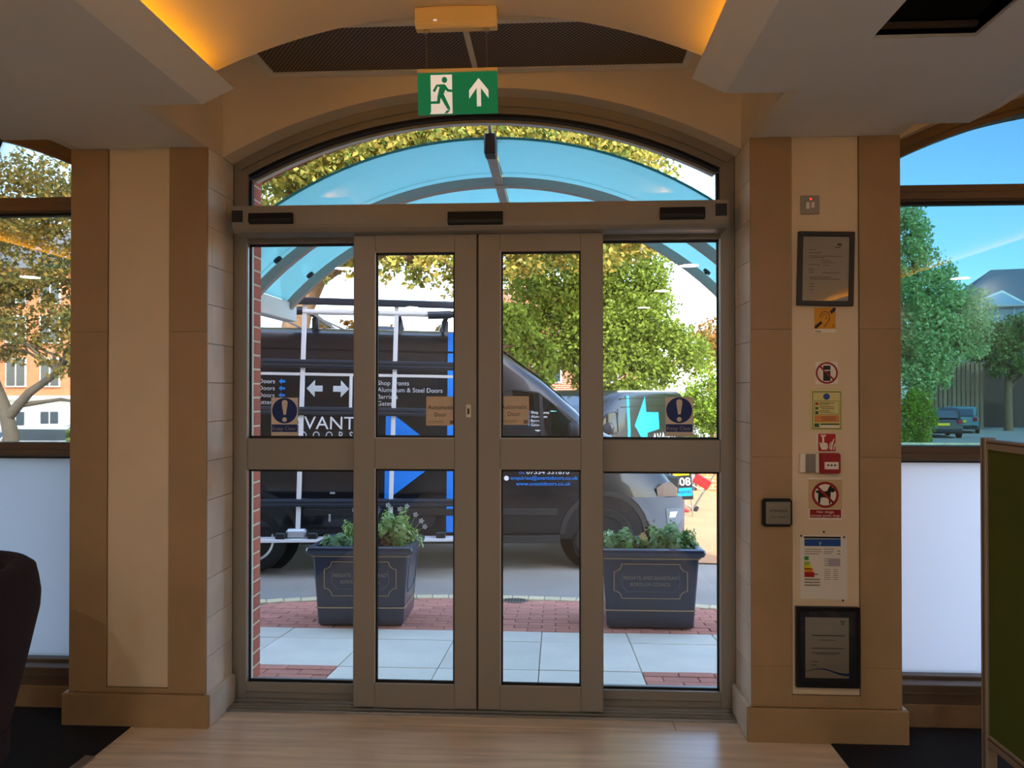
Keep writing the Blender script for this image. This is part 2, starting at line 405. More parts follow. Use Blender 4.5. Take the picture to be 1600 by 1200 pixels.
for k in range(nb):
    o = proto if k == 0 else proto.copy()
    if k: COL.objects.link(o)
    o.location = (-1.574 + 0.0145 + 0.001 * (k % 3 == 1), BY1 - 0.103, -0.02 + k * 0.0735)
box('brick_bed', 'mortar', (-1.574, -1.5605, BY0, BY1 - 0.002, -0.05, ZC), wall_out)
box('brick_bed', 'stone_outside', (-1.574, -1.5585, BY0, BY0 + 0.028, -0.05, ZC), wall_out)
c, h = (opens[1][0] + opens[1][1]) / 2, (opens[1][1] - opens[1][0]) / 2
aa = math.asin((h - 0.02) / (ARC_R - 0.045)); na = 34
for k in range(na):
    t0 = -aa + 2 * aa * k / na; t1 = t0 + 2 * aa / na * 0.86; r0 = ARC_R - 0.045 - 0.012; r1 = r0 + 0.0125
    poly = [(c + r0 * math.sin(t0), ARC_ZC + r0 * math.cos(t0)), (c + r0 * math.sin(t1), ARC_ZC + r0 * math.cos(t1)), (c + r1 * math.sin(t1), ARC_ZC + r1 * math.cos(t1)), (c + r1 * math.sin(t0), ARC_ZC + r1 * math.cos(t0))]
    MB().prism(poly, BY0 + 0.02, BY1).build('brick', 'brick_red', wall_out)
struct('wall_upper', MB().box(XL - 2.5, XR + 0.15, YB - 0.2, BY1, WT, 6.2), 'brick_wall')
struct('roof_slab', MB().box(XL - 0.2, XR + 0.15, YB - 0.2, BY0, 3.3, WT), 'void_dark')

# ---------------------------------------------------------------- sliding doors
door = tag(empty('door_1'), 'grey aluminium sliding entrance doors under an arched fanlight', None, None, 'structure')
FX = (BAYS[1] - HALF, BAYS[1] + HALF); FW = 0.074
for (a, b) in ((FX[0] + 0.001, FX[0] + FW), (FX[1] - FW, FX[1] - 0.001)):
    box('jamb', 'alu', (a, b, 0.0, 0.05, 0.0, 2.70), door, bevel=0.003)
hi = arch_line(XC, HALF - FW + 0.01, ARC_R - FW); ho = arch_line(XC, HALF - 0.001, ARC_R + 0.04)
MB().band(hi, ho, 0.001, 0.089).build('arch_head', 'alu', door, smooth=30)
hi2 = arch_line(XC, HALF - FW - 0.004, ARC_R - FW - 0.016); ho2 = arch_line(XC, HALF - FW + 0.004, ARC_R - FW)
MB().band(hi2, ho2, 0.016, 0.06).build('gasket', 'gasket', door, smooth=30)
hi3 = arch_line(XC, HALF - FW - 0.004, ARC_R - FW - 0.006); ho3 = arch_line(XC, HALF - FW + 0.004, ARC_R - FW + 0.012)
MB().band(hi3, ho3, -0.008, 0.0).build('glazing_bead', 'alu', door, smooth=30)
MB().band(arch_line(XC, HALF - 0.045, ARC_R - 0.045), arch_line(XC, HALF - 0.001, ARC_R - 0.002), -0.014, 0.001).build('arch_step', 'alu', door, smooth=30)
MB().band(arch_line(XC, HALF - FW - 0.016, ARC_R - FW - 0.030), arch_line(XC, HALF - FW + 0.02, ARC_R - FW + 0.02), 0.06, 0.10).build('arch_liner', 'stone_outside', door, smooth=30)
T0, T1 = 2.305, 2.448
box('transom', 'alu', (FX[0] + FW, FX[1] - FW, 0.0, 0.09, T0 + 0.02, T1), door, bevel=0.003)
gx0, gx1 = FX[0] + FW, FX[1] - FW
fan = arch_line(XC, HALF - FW, ARC_R - FW)
MB().prism(fan + [(gx1, T1), (gx0, T1)], 0.034, 0.044).build('fanlight_glass', 'glass_clear', door)
for x in (gx0, gx1):
    s = 1 if x == gx0 else -1
    a, b = sorted((x, x + s * 0.012)); box('gasket', 'gasket', (a, b, 0.022, 0.052, T1, 2.62), door)
    a, b = sorted((x - s * 0.004, x + s * 0.003)); box('outer_bead', 'alu_light', (a, b, 0.045, 0.056, T1, 2.62), door)
    a, b = sorted((x - s * 0.004, x - s * 0.03)); box('outer_liner', 'stone_outside', (a, b, 0.05, 0.093, 0.0, 2.66), door)
# side screens
MR0, MR1, BR = 1.160, 1.317, 0.095
for s, (a, b) in ((1, (gx0, -0.90)), (-1, (0.14, gx1))):
    scr = tag(empty('side_screen'), 'fixed glazed screen beside the sliding leaf'); scr.parent = door
    box('rail', 'alu', (a, b, 0.0, 0.085, 0.02, BR), scr, bevel=0.003)
    box('rail', 'alu', (a, b, -0.002, 0.085, MR0, MR1), scr, bevel=0.003)
    box('rail', 'alu', (a, b, 0.0, 0.085, T0 - 0.012, T0 + 0.02), scr, bevel=0.003)
    box('bottom_bead', 'alu', (a, b, -0.012, 0.001, 0.055, BR + 0.006), scr, bevel=0.002)
    for (z0, z1) in ((BR, MR0), (MR1, T0 - 0.012)):
        box('glass_pane', 'glass_clear', (a, b, 0.034, 0.044, z0, z1), scr)
        g = MB().box(a, b, 0.024, 0.034, z0, z0 + 0.011).box(a, b, 0.024, 0.034, z1 - 0.011, z1)
        x = a if s == 1 else b; p, q = sorted((x, x + s * 0.011)); g.box(p, q, 0.024, 0.034, z0, z1)
        g.build('gasket', 'gasket', scr)
        p, q = sorted((x - s * 0.004, x + s * 0.003)); box('outer_bead', 'alu_light', (p, q, 0.045, 0.056, z0, z1), scr)
        p, q = sorted((x - s * 0.004, x + s * 0.004)); box('inner_bead', 'alu_light', (p, q, -0.004, 0.024, z0, z1), scr)
# sliding leaves
LZ0, LZ1 = 0.024, 2.313
for li, (a, b) in enumerate(((-0.981, -0.3795), (-0.3715, 0.228))):
    leaf = tag(empty('door_leaf'), ('left' , 'right')[li] + ' sliding leaf with two glass panes'); leaf.parent = door
    st = 0.108; y0, y1 = -0.092, -0.042
    ga, gb = a + st, b - st; zz = [0.143, 1.177, 1.328, 2.226]
    box('stile', 'alu', (a, ga, y0, y1, LZ0, LZ1), leaf, bevel=0.003); box('stile', 'alu', (gb, b, y0, y1, LZ0, LZ1), leaf, bevel=0.003)
    for (z0, z1) in ((LZ0, zz[0]), (zz[1], zz[2]), (zz[3], LZ1)): box('rail', 'alu', (ga, gb, y0 + 0.0005, y1, z0, z1), leaf)
    for (z0, z1) in ((zz[0], zz[1]), (zz[2], zz[3])):
        box('glass_pane', 'glass_clear', (ga, gb, -0.071, -0.063, z0, z1), leaf)
        w = 0.011; MB().box(ga, gb, -0.083, -0.072, z0, z0 + w).box(ga, gb, -0.083, -0.072, z1 - w, z1).box(ga, ga + w, -0.083, -0.072, z0, z1).box(gb - w * 0.6, gb, -0.083, -0.072, z0, z1).build('gasket', 'gasket', leaf)
        MB().box(ga - 0.003, ga + 0.003, -0.094, -0.09, z0 - 0.003, z1 + 0.003).box(ga, gb, -0.094, -0.09, z0 - 0.004, z0 + 0.001).build('glazing_bead', 'alu_light', leaf)
    box('brush_seal', 'gasket', ((b - 0.004, b + 0.0035, y0 + 0.006, y1, LZ0, LZ1) if li == 0 else (a - 0.0035, a + 0.004, y0 + 0.006, y1, LZ0, LZ1)), leaf)
    if li == 0:
        lk = at(732, 642, -0.095)
        h = box('lock_plate', 'white_plastic', (lk.x - 0.012, lk.x + 0.012, -0.097, -0.092, lk.z - 0.031, lk.z + 0.031), leaf, bevel=0.002)
        box('lock_snib', 'black_plastic', (lk.x - 0.004, lk.x + 0.004, -0.102, -0.097, lk.z - 0.016, lk.z + 0.012), leaf)
# operator housing with sensors
op = tag(empty('operator_housing'), 'grey automatic door operator housing above the leaves'); op.parent = door
OX0, OX1 = -1.553, 0.802
prof = [(-0.172, 2.443), (-0.172, 2.352), (-0.166, 2.334), (-0.15, 2.318), (-0.13, 2.313), (-0.035, 2.313), (-0.001, 2.33), (-0.001, 2.443)]
MB().prism(prof, OX0, OX1, 'x').build('housing', 'alu', op, bevel=0.0)
for (p0, p1) in (((390, 334), (458, 350)), ((700, 332), (786, 351)), ((1031, 325), (1101, 343))):
    A, B = at(*p0, -0.175), at(*p1, -0.175)
    pr = [(-0.172, B.z), (-0.195, B.z + 0.006), (-0.2, B.z + 0.02), (-0.192, A.z), (-0.172, A.z)]
    MB().prism(pr, A.x, B.x, 'x').build('sensor', 'black_plastic', op, bevel=0.002)
for (p0, p1) in (((362, 329), (379, 347)), ((1118, 318), (1136, 337))):
    A, B = at(*p0, -0.174), at(*p1, -0.174); box('end_cap', 'black_plastic', (A.x, B.x, -0.174, -0.15, B.z, A.z), op)
# threshold
th = tag(empty('threshold'), 'ribbed aluminium threshold strip'); th.parent = door
box('sill_plate', 'alu_sill', (FX[0], FX[1], -0.115, 0.17, -0.05, 0.010), th)
box('sill_step', 'alu_sill', (FX[0], FX[1], -0.028, 0.09, 0.010, 0.022), th, bevel=0.002)
for y in (-0.088, -0.06): box('sill_rib', 'alu', (FX[0], FX[1], y, y + 0.006, 0.010, 0.014), th)
box('sill_nose', 'alu_sill', (FX[0], FX[1], -0.125, -0.115, -0.011, 0.006), th)

# ---------------------------------------------------------------- arched side windows
for wi, (c, gm) in enumerate(((BAYS[0], 'glass_left'), (BAYS[2], 'glass_tint'))):
    win = tag(empty('window_%d' % (wi + 1)), ('left', 'right')[wi] + ' arched window with clear panes above a frosted pane', None, None, 'structure')
    a, b = c - HALF, c + HALF; y0, y1 = -0.03, 0.075
    for s in (-1, 1):
        x = c + s * HALF; p, q = sorted((x - s * 0.001, x - s * 0.07)); box('jamb', 'win_frame', (p, q, y0, y1, 0.10, 2.70), win, bevel=0.003)
    MB().band(arch_line(c, HALF - 0.06, ARC_R - 0.07), arch_line(c, HALF - 0.001, ARC_R + 0.04), 0.001, y1).build('arch_head', 'win_frame', win, smooth=30)
    MB().band(arch_line(c, HALF - 0.035, ARC_R - 0.045), arch_line(c, HALF - 0.001, ARC_R - 0.002), -0.03, 0.001).build('arch_bead', 'win_frame', win, smooth=30)
    xm = [a + 0.07, c - 0.03, c + 0.03, b - 0.07]
    box('mullion', 'win_frame', (xm[1], xm[2], y0, y1, 0.20, 2.98), win, bevel=0.003)
    for (z0, z1) in ((2.455, 2.535), (1.222, 1.292), (0.105, 0.205)):
        box('bar', 'win_frame', (a + 0.06, b - 0.06, y0, y1, z0, z1), win, bevel=0.003)
        box('bar_bead', 'win_frame', (a + 0.06, b - 0.06, y0 - 0.012, y0, z0 + 0.008, z0 + (z1 - z0) * 0.55), win, bevel=0.002)
        box('gasket', 'gasket', (a + 0.06, b - 0.06, -0.004, 0.03, z0 - 0.010, z0), win)
    for (xa, xb) in ((xm[0], xm[1]), (xm[2], xm[3])):
        box('glass_pane', gm, (xa, xb, 0.02, 0.03, 1.292, 2.455), win)
        tag(box('frosted_pane', 'frosted_film' if wi else 'frosted_film_shaded', (xa, xb, 0.02, 0.03, 0.205, 1.222), win), 'white frosted lower pane')
        pts = [(x, z) for (x, z) in arch_line(c, HALF - 0.05, ARC_R - 0.06, n=40) if xa <= x <= xb]
        MB().prism([(xa, 2.535)] + pts + [(xb, 2.535)], 0.02, 0.03).build('fanlight_glass', gm, win)
    box('window_apron', 'dado', (a, b, -0.118, 0.09, -0.012, 0.102), win, bevel=0.004)
    box('bottom_rail', 'win_frame', (a, b, -0.108, -0.03, 0.098, 0.19), win, bevel=0.003)
    box('bottom_bead', 'win_frame', (a, b, -0.114, -0.108, 0.145, 0.158), win, bevel=0.002)

# ---------------------------------------------------------------- interior fittings
mat('exit_green', '#008a5c', 0.4, emit='#008a5c', estr=0.16)
mat('exit_white', '#e8e8e0', 0.4, emit='#e8e4da', estr=0.30)
mat('lamp_case', '#f0d9a0', 0.45)
mat('wire', '#8a8070', 0.4, metal=0.7)
mat('cove_led', '#ffb000', 0.5, emit=(1.0, 0.45, 0.0, 1), estr=7.0)
mat('lamp_glow', '#fff2dc', 0.5, emit=(1.0, 0.84, 0.64, 1), estr=3.0)
mat('frame_black', '#15171c', 0.35)
mat('paper', '#e9dccb', 0.6)
mat('paper_cool', '#e4ded4', 0.6)
mat('ink', '#4a4038', 0.7)
mat('ink_soft', '#8b7d6e', 0.7)
mat('sign_red', '#b3161c', 0.5)
mat('sign_red_dark', '#9c1420', 0.5)
mat('sign_black', '#0c0c0c', 0.5)
mat('sign_white', '#efe6d8', 0.5)
mat('sign_yellow', '#e09a10', 0.5)
mat('sign_cream', '#d9d18a', 0.5)
mat('sign_orange', '#d98a4a', 0.5)
mat('sign_green', '#2c5a34', 0.5)
mat('sign_blue', '#1d4f9a', 0.5)
mat('sticker_blue', '#0d2f78', 0.5)
mat('sticker_white', '#e6ddd0', 0.6)
mat('sticker_tan', '#d6c2aa', 0.6)
mat('steel_plate', '#9a958c', 0.35, metal=0.7)
mat('led_red', '#ff3020', 0.4, emit='#ff2010', estr=3.0)
mat('energy_green', '#2f9a4a', 0.5); mat('energy_lime', '#9cc43a', 0.5); mat('energy_yellow', '#e8cf2c', 0.5); mat('energy_orange', '#e08a2a', 0.5)
mat('glass_cover', '#20242c', 0.05, spec=0.5)
mat('board_green', '#4d5a18', 0.95, var=0.08, vscale=200, bump=0.2, bscale=400)
mat('board_alu', '#a79a8b', 0.4, metal=0.4)
mat('chair_fabric', '#1f0b1c', 0.9, var=0.12, vscale=60, bump=0.3, bscale=300)

for c, ys in zip(BAYS, BAY_SLOT):
    for s in (-1, 1):
        x = c + s * 1.035
        nm = {0: 'left bay', 1: 'central bay', 2: 'right bay'}[BAYS.index(c)]
        o = box('cove_light', 'cove_led', (x - 0.018, x + 0.018, YB + 0.05, ys - 0.06, ZC + 0.061, ZC + 0.075))
        tag(o, 'amber light strip along the %s edge of the %s vault' % (('left', 'right')[s > 0], nm), 'light strip', 'amber cove light strips')

# ventilation grille in the slot over the doors
gr = thing('ventilation_grille', 'dark perforated ventilation grille in the ceiling slot above the doors', 'grille', (XC, -0.44, 3.07))
for (x0, x1) in ((-0.955, -0.012), (0.012, 0.955)): box('mesh_panel', 'mesh_grille', (x0, x1, -0.235, 0.215, -0.008, -0.002), gr)
fm = MB().box(-0.985, 0.985, -0.265, -0.235, -0.016, 0).box(-0.985, 0.985, 0.215, 0.25, -0.016, 0).box(-0.985, -0.955, -0.235, 0.215, -0.016, 0).box(0.955, 0.985, -0.235, 0.215, -0.016, 0)
fm.build('frame', 'ceiling_white', gr); box('divider', 'ceiling_white', (-0.012, 0.012, -0.235, 0.215, -0.016, -0.001), gr)

# hanging exit sign
EY = -0.875
A, B = at(654, 113.5, EY), at(778, 177.5, EY); ew, eh = B.x - A.x, A.z - B.z; ec = (A.x + B.x) / 2
ex = thing('exit_sign', 'green hanging emergency exit sign with running figure and white arrow', 'sign', (ec, EY, B.z), rot=(0, R(-1.1), R(1.5)))
box('plate', 'exit_green', (-ew/2, ew/2, -0.004, 0.004, 0.0, eh), ex, bevel=0.001)
box('top_rail', 'lamp_case', (-ew/2 - 0.001, ew/2 + 0.001, -0.012, 0.012, eh - 0.004, eh + 0.009), ex, bevel=0.002)
def ep(u, v): return (-ew/2 + u * ew, eh * (1 - v))
def epoly(name, pts, m, y0): return MB().prism([ep(u/745, v/350) for u, v in pts], y0 - 0.0006, y0).build(name, m, ex)
epoly('pictogram_door', [(122, 25), (322, 25), (322, 345), (112, 345), (122, 325)], 'exit_white', -0.0041)
epoly('pictogram_arrow', [(570, 60), (660, 160), (660, 228), (590, 140), (590, 292), (551, 292), (551, 140), (480, 228), (480, 160)], 'exit_white', -0.0041)
fig = MB()
def fpoly(pts): fig.prism([ep(u/745, v/350) for u, v in pts], -0.0058, -0.0048)
fpoly([(252 + 26*math.cos(k*PI/8), 68 + 25*math.sin(k*PI/8)) for k in range(16)])
fpoly([(175, 105), (250, 103), (270, 118), (248, 175), (225, 205), (185, 198), (205, 125), (188, 122), (160, 168), (140, 155)])
fpoly([(262, 112), (288, 145), (322, 150), (322, 170), (278, 166), (248, 138)])
fpoly([(185, 195), (215, 200), (206, 262), (100, 262), (95, 243), (180, 240)])
fpoly([(205, 200), (240, 180), (300, 295), (298, 322), (272, 305)])
fpoly([(268, 318), (298, 318), (280, 340), (245, 345)])
fig.build('pictogram_figure', 'exit_green', ex)
for u in (0.115, 0.875):
    x = -ew/2 + u * ew; MB().tube([(x, 0, eh + 0.005), (x, 0, 3.0 - B.z)], 0.0016, 6).build('suspension_wire', 'wire', ex)
cA, cB = at(652, 22, EY), at(779, 45, EY)
z0 = cB.z - B.z; z1 = cA.z - B.z + 0.012
MB().prism([(-0.032, z0 + 0.012), (-0.022, z0), (0.022, z0), (0.032, z0 + 0.012), (0.032, z1), (-0.032, z1)], -ew/2 - 0.003, ew/2 + 0.004, 'x').build('mounting_case', 'lamp_case', ex, bevel=0.004, seg=2)
for u in (0.115, 0.875): MB().lathe([(0.009, z0 - 0.012), (0.011, z0 - 0.002), (0.011, z0 + 0.01)], (-ew/2 + u * ew, 0, 0), 'z', 14).build('wire_gland', 'steel_plate', ex)
box('base_plate', 'lamp_case', (-ew/2 + 0.03, ew/2 - 0.02, -0.02, 0.02, z1, z1 + 0.016), ex)
box('status_light', 'exit_white', (-ew/2 + 0.068, -ew/2 + 0.082, -0.0335, -0.032, z0 + 0.022, z0 + 0.028), ex)

# ---- notices on the right pier
PY = -0.2942
def notice(name, label, p0, p1, m, Y=PY, thick=0.002, cat='sign', roll=0.0, bevel=0.0004):
    A, B = at(*p0, Y), at(*p1, Y); w, h = B.x - A.x, A.z - B.z
    r = thing(name, label, cat, ((A.x + B.x) / 2, Y, (A.z + B.z) / 2), rot=(0, R(roll), 0))
    box('backing', m, (-w/2, w/2, -thick, 0, -h/2, h/2), r, bevel=bevel); r['w'] = w; r['h'] = h; r['t'] = thick
    return r
def on(r, u, v): return (-r['w']/2 + u * r['w'], r['h']/2 - v * r['h'])
def rects(r, name, m, rs, lift=0.0004):
    mb = MB()
    for (u0, v0, u1, v1) in rs:
        (x0, z1), (x1, z0) = on(r, u0, v0), on(r, u1, v1); mb.box(x0, x1, -r['t'] - lift, -r['t'], z0, z1)
    return mb.build(name, m, r)
def poly(r, name, m, polys, lift=0.0004):
    mb = MB()
    for p in polys: mb.prism([on(r, *q) for q in p], -r['t'] - lift, -r['t'])
    return mb.build(name, m, r)
def ringp(r, name, m, cu, cv, ro, ri, lift=0.0006, n=40):
    x, z = on(r, cu, cv); a = [(x + ri*math.cos(2*PI*k/n), z + ri*math.sin(2*PI*k/n)) for k in range(n)]; b = [(x + ro*math.cos(2*PI*k/n), z + ro*math.sin(2*PI*k/n)) for k in range(n)]
    return MB().band(a, b, -r['t'] - lift, -r['t'], closed=True).build(name, m, r)
def discp(r, name, m, cu, cv, ro, lift=0.0004, n=32):
    x, z = on(r, cu, cv); return MB().prism([(x + ro*math.cos(2*PI*k/n), z + ro*math.sin(2*PI*k/n)) for k in range(n)], -r['t'] - lift, -r['t']).build(name, m, r)
def words(r, body, m, u, v, hh, ww=None, align='CENTER', name='lettering', lift=0.0008, bold=False):
    x, z = on(r, u, v); return text(name, body, m, r, x, -r['t'] - lift, z, hh * r['h'], ww * r['w'] if ww else None, align, bold=bold)

# switch plate
r = notice('key_switch', 'small steel switch plate with a red indicator light, above the upper certificate', (1250.5, 306.5), (1279.5, 335), 'steel_plate', thick=0.008, cat='switch', bevel=0.0015)
discp(r, 'indicator', 'led_red', 0.53, 0.18, 0.004, 0.001)
rects(r, 'rocker', 'white_plastic', [(0.28, 0.36, 0.45, 0.72), (0.55, 0.36, 0.72, 0.66)], 0.004)

def framed(name, label, p0, p1, border, roll, mount):
    A, B = at(*p0, PY), at(*p1, PY); w, h = B.x - A.x, A.z - B.z
    r = thing(name, label, 'picture frame', ((A.x + B.x) / 2, PY, (A.z + B.z) / 2), rot=(0, R(roll), 0)); r['w'] = w; r['h'] = h; r['t'] = 0.012
    o = [(-w/2, -h/2), (w/2, -h/2), (w/2, h/2), (-w/2, h/2)]; i = [(x * (1 - 2*border/w), z * (1 - 2*border/h)) for x, z in o]
    MB().band(i, o, -0.022, 0.0, closed=True).build('frame', 'frame_black', r, bevel=0.002)
    box('mount_board', mount, (i[0][0], i[1][0], -0.012, -0.004, i[0][1], i[2][1]), r); return r
r = framed('framed_certificate', 'black framed certificate hung slightly crooked at the top of the right pier', (1244.5, 363.5), (1332.5, 478), 0.021, 1.3, 'paper')
rects(r, 'printed_lines', 'ink_soft', [(0.2, .24, .31, .247), (0.2, .28, .42, .288), (0.2, .325, .8, .332), (0.2, .345, .48, .353), (0.4, .385, .6, .392), (0.42, .415, .68, .422), (0.2, .44, .4, .447), (.46, .45, .56, .458),
    (0.2, .50, .30, .508), (0.2, .525, .30, .533), (0.2, .55, .30, .558), (.44, .55, .76, .558), (.22, .61, .6, .62), (.22, .635, .75, .645), (.22, .70, .30, .708), (.22, .735, .30, .745), (.22, .78, .28, .79)])
rects(r, 'printed_crest', 'ink', [(0.70, .155, .78, .185), (.66, .20, .76, .212)])
box('cover_glass', glass_mat('frame_glass', (0.93, 0.93, 0.93, 1), 1.6), (-r['w']/2 + 0.02, r['w']/2 - 0.02, -0.0165, -0.0155, -r['h']/2 + 0.02, r['h']/2 - 0.02), r)
r = framed('framed_certificate', 'black framed notice with a blue wave, the lowest frame on the right pier', (1241.5, 946), (1341, 1073.5), 0.018, 0.0, mat('mount_grey', '#4a4a52', 0.7))
rects(r, 'sheet', 'paper', [(0.155, 0.135, 0.84, 0.885)], 0.0008)
r['t'] = 0.0129
rects(r, 'printed_lines', 'ink_soft', [(0.26, .35, .78, .366), (0.38, .41, .62, .418), (0.25, .51, .76, .523), (0.26, .567, .7, .578), (0.32, .587, .64, .594), (0.25, .675, .36, .685), (.25, .72, .33, .73), (.70, .175, .78, .19), (.72, .2, .76, .225)])
wv = [(0.157 + 0.683 * k / 16, 0.795 - 0.03 * math.sin(k / 16 * 5.4 - 0.3)) for k in range(17)]
poly(r, 'printed_wave', 'sign_blue', [wv + [(u, v + 0.004 + 0.026 * (i / 16)) for i, (u, v) in list(enumerate(wv))[::-1]]], 0.0006)
box('cover_glass', 'frame_glass', (-r['w']/2 + 0.018, r['w']/2 - 0.018, -0.0175, -0.0165, -r['h']/2 + 0.018, r['h']/2 - 0.018), r)

# hearing loop sign
r = notice('hearing_loop_sign', 'small orange hearing loop sign with a black ear, under the upper certificate', (1272, 481), (1305.5, 520), 'sign_white')
rects(r, 'yellow_field', 'sign_yellow', [(0.0, 0.0, 1.0, 0.84)])
r['t'] = 0.0025
x, z = on(r, 0, 0); W, H = r['w'], r['h']
def ept(u, v): q = on(r, u, v); return (q[0], -r['t'] - 0.0002, q[1])
ear = MB().tube([ept(*q) for q in [(0.27, .40), (.30, .25), (.43, .16), (.58, .16), (.70, .26), (.72, .42), (.66, .55), (.56, .65), (.48, .74), (.42, .76)]], 0.0014, 6)
ear.tube([ept(*q) for q in [(0.37, .36), (.42, .27), (.54, .27), (.58, .36), (.53, .46)]], 0.0011, 6)
ear.build('ear_symbol', 'sign_black', r)
for q_ in ([(0.02, .73), (.30, .53), (.38, .62), (.10, .83), (.02, .83)], [(.72, .15), (.90, .0), (1, 0), (1, .12), (.80, .25)]): poly(r, 'diagonal_bar', 'sign_black', [q_])
words(r, 'T', 'sign_black', 0.89, 0.80, 0.12); words(r, 'loop', 'sign_black', 0.05, 0.965, 0.085, align='LEFT')

def circle_sign(r, cu, cv, ro, ri):
    discp(r, 'white_disc', 'sign_white', cu, cv, ro, 0.0003); ringp(r, 'red_ring', 'sign_red_dark', cu, cv, ro, ri, 0.0009)
    x, z = on(r, cu, cv); m = (ro + ri) / 2; wv = (ro - ri) * 0.5; d = math.sqrt(.5)
    p = [(x - m*d - wv*d, z + m*d - wv*d), (x - m*d + wv*d, z + m*d + wv*d), (x + m*d + wv*d, z - m*d + wv*d), (x + m*d - wv*d, z - m*d - wv*d)]
    MB().prism(p, -r['t'] - 0.0009, -r['t']).build('red_slash', 'sign_red_dark', r)
r = notice('no_phones_sign', 'round no mobile phones sign with red ring on the cream panel', (1274, 565.5), (1309.5, 600), 'sign_white', thick=0.001)
circle_sign(r, .5, .5, r['w'] * .49, r['w'] * .41)
poly(r, 'phone_symbol', 'sign_black', [[(.34, .17), (.66, .17), (.66, .86), (.34, .86)]], 0.0007); rects(r, 'phone_screen', 'sign_white', [(.40, .36, .64, .41)], 0.0012)
r = notice('fire_action_notice', 'pale green fire action notice with blue disc and printed steps', (1265, 608.5), (1316.5, 672.5), 'sign_cream')
r['t'] = 0.002
def outline(u0, v0, u1, v1, t_): return [(u0, v0, u1, v0 + t_), (u0, v1 - t_, u1, v1), (u0, v0, u0 + t_, v1), (u1 - t_, v0, u1, v1)]
rects(r, 'border_line', 'sign_green', outline(.08, .05, .95, .97, .018) + outline(.14, .28, .90, .61, .010))
discp(r, 'blue_disc', 'sign_blue', .51, .175, r['w'] * .10)
rects(r, 'orange_block', 'sign_orange', [(.14, .63, .90, .80)]); rects(r, 'icon_red', 'sign_red', [(.17, .32, .26, .38)])
for q_ in [(.17, .43, .26, .49), (.17, .53, .26, .60), (.14, .83, .28, .92), (.32, .83, .90, .865)]: rects(r, 'icon_green', 'sign_green', [q_])
rects(r, 'printed_lines', 'ink', [(.29, .325, .74, .34), (.29, .365, .60, .378), (.29, .42, .74, .435), (.35, .465, .74, .478), (.29, .515, .60, .53), (.29, .56, .74, .57), (.35, .66, .78, .668), (.35, .70, .78, .712), (.35, .745, .78, .755)], 0.0008)
rects(r, 'white_label', 'sign_white', [(.34, .88, .90, .93)], 0.0008)
r = notice('fire_alarm_sign', 'red fire alarm sign with white pointing hand, directly above the call point', (1276, 677), (1306, 705.5), 'sign_white')
rects(r, 'red_field', 'sign_red', [(.07, .02, .98, .98)]); r['t'] = 0.0026
poly(r, 'hand_symbol', 'sign_white', [[(.14, .50), (.22, .50), (.24, .56), (.28, .56), (.28, .18), (.38, .18), (.38, .50), (.55, .55), (.58, .78), (.52, .90), (.25, .90), (.17, .72)], [(.18, .08), (.48, .08), (.48, .13), (.18, .13)], [(.22, .15), (.44, .15), (.44, .19), (.22, .19)]])
poly(r, 'flame_symbol', 'sign_white', [[(.70, .90), (.76, .55), (.88, .28), (.92, .33), (.84, .60), (.78, .92)], [(.84, .92), (.88, .68), (.96, .50), (.97, .60), (.93, .80), (.90, .92)], [(.64, .86), (.66, .62), (.74, .44), (.75, .52), (.70, .70), (.68, .88)]])
# call point with hinged cover at its left
A, B = at(1248, 707.5, PY), at(1310, 739, PY); w, h = B.x - A.x, A.z - B.z
r = thing('fire_call_point', 'red break glass fire call point with grey keypad beside it', 'alarm', ((A.x + B.x)/2, PY, (A.z + B.z)/2)); r['w'] = w; r['h'] = h; r['t'] = 0.03
(x0, _), (x1, _), (x2, _), (x3, _) = on(r, 0, 0), on(r, .14, 0), on(r, .36, 0), on(r, .50, 0)
box('keypad_base', 'sign_white', (x0, x3, -0.018, 0, -h/2 * .97, h/2 * .97), r, bevel=0.003)
box('keypad_cover', 'steel_plate', (x1, x2 + 0.006, -0.021, -0.017, -h/2 * .93, h/2 * .93), r, bevel=0.001)
box('call_box', 'sign_red_dark', (x3 - 0.004, w/2, -0.032, 0, -h/2, h/2), r, bevel=0.004, seg=2); r['t'] = 0.032
rects(r, 'break_glass', 'sign_white', [(.59, .42, .94, .78)], 0.0012); r['t'] = 0.0332
ic = MB()
for u in (.68, .765, .85):
    q = on(r, u, .58); ic.prism([(q[0] + .0042*math.cos(k*PI/6), q[1] + .0042*math.sin(k*PI/6)) for k in range(12)], -r['t'] - .0005, -r['t'])
ic.prism([on(r, .62, .575), on(r, .91, .575), on(r, .91, .59), on(r, .62, .59)], -r['t'] - .0004, -r['t']); ic.build('pictogram', 'sign_black', r)
# no dogs
r = notice('no_dogs_sign', 'cream no dogs sign with a black terrier in a red ring over a red strip', (1263, 747), (1315.5, 812), 'sign_white')
rects(r, 'cream_field', mat('sign_tan', '#cdb288', 0.5), [(.0, .03, 1, .74)]); r['t'] = 0.0026
circle_sign(r, .50, .40, r['w'] * .40, r['w'] * .325)
poly(r, 'dog_symbol', 'sign_black', [[(.22, .30), (.32, .29), (.34, .32), (.55, .31), (.58, .26), (.65, .155), (.70, .21), (.79, .26), (.79, .315), (.72, .34), (.66, .33), (.655, .50), (.65, .62), (.61, .62), (.60, .48), (.42, .46), (.36, .48), (.345, .61), (.29, .61), (.28, .48), (.29, .36), (.22, .35)]], 0.0006)
r['t'] = 0.002; rects(r, 'red_strip', 'sign_red_dark', [(.04, .755, .97, .955)], 0.0006); r['t'] = 0.0026
words(r, 'No dogs', 'sign_white', .5, .84, .06, .5); words(r, 'except guide dogs', 'sign_white', .5, .925, .055, .86)
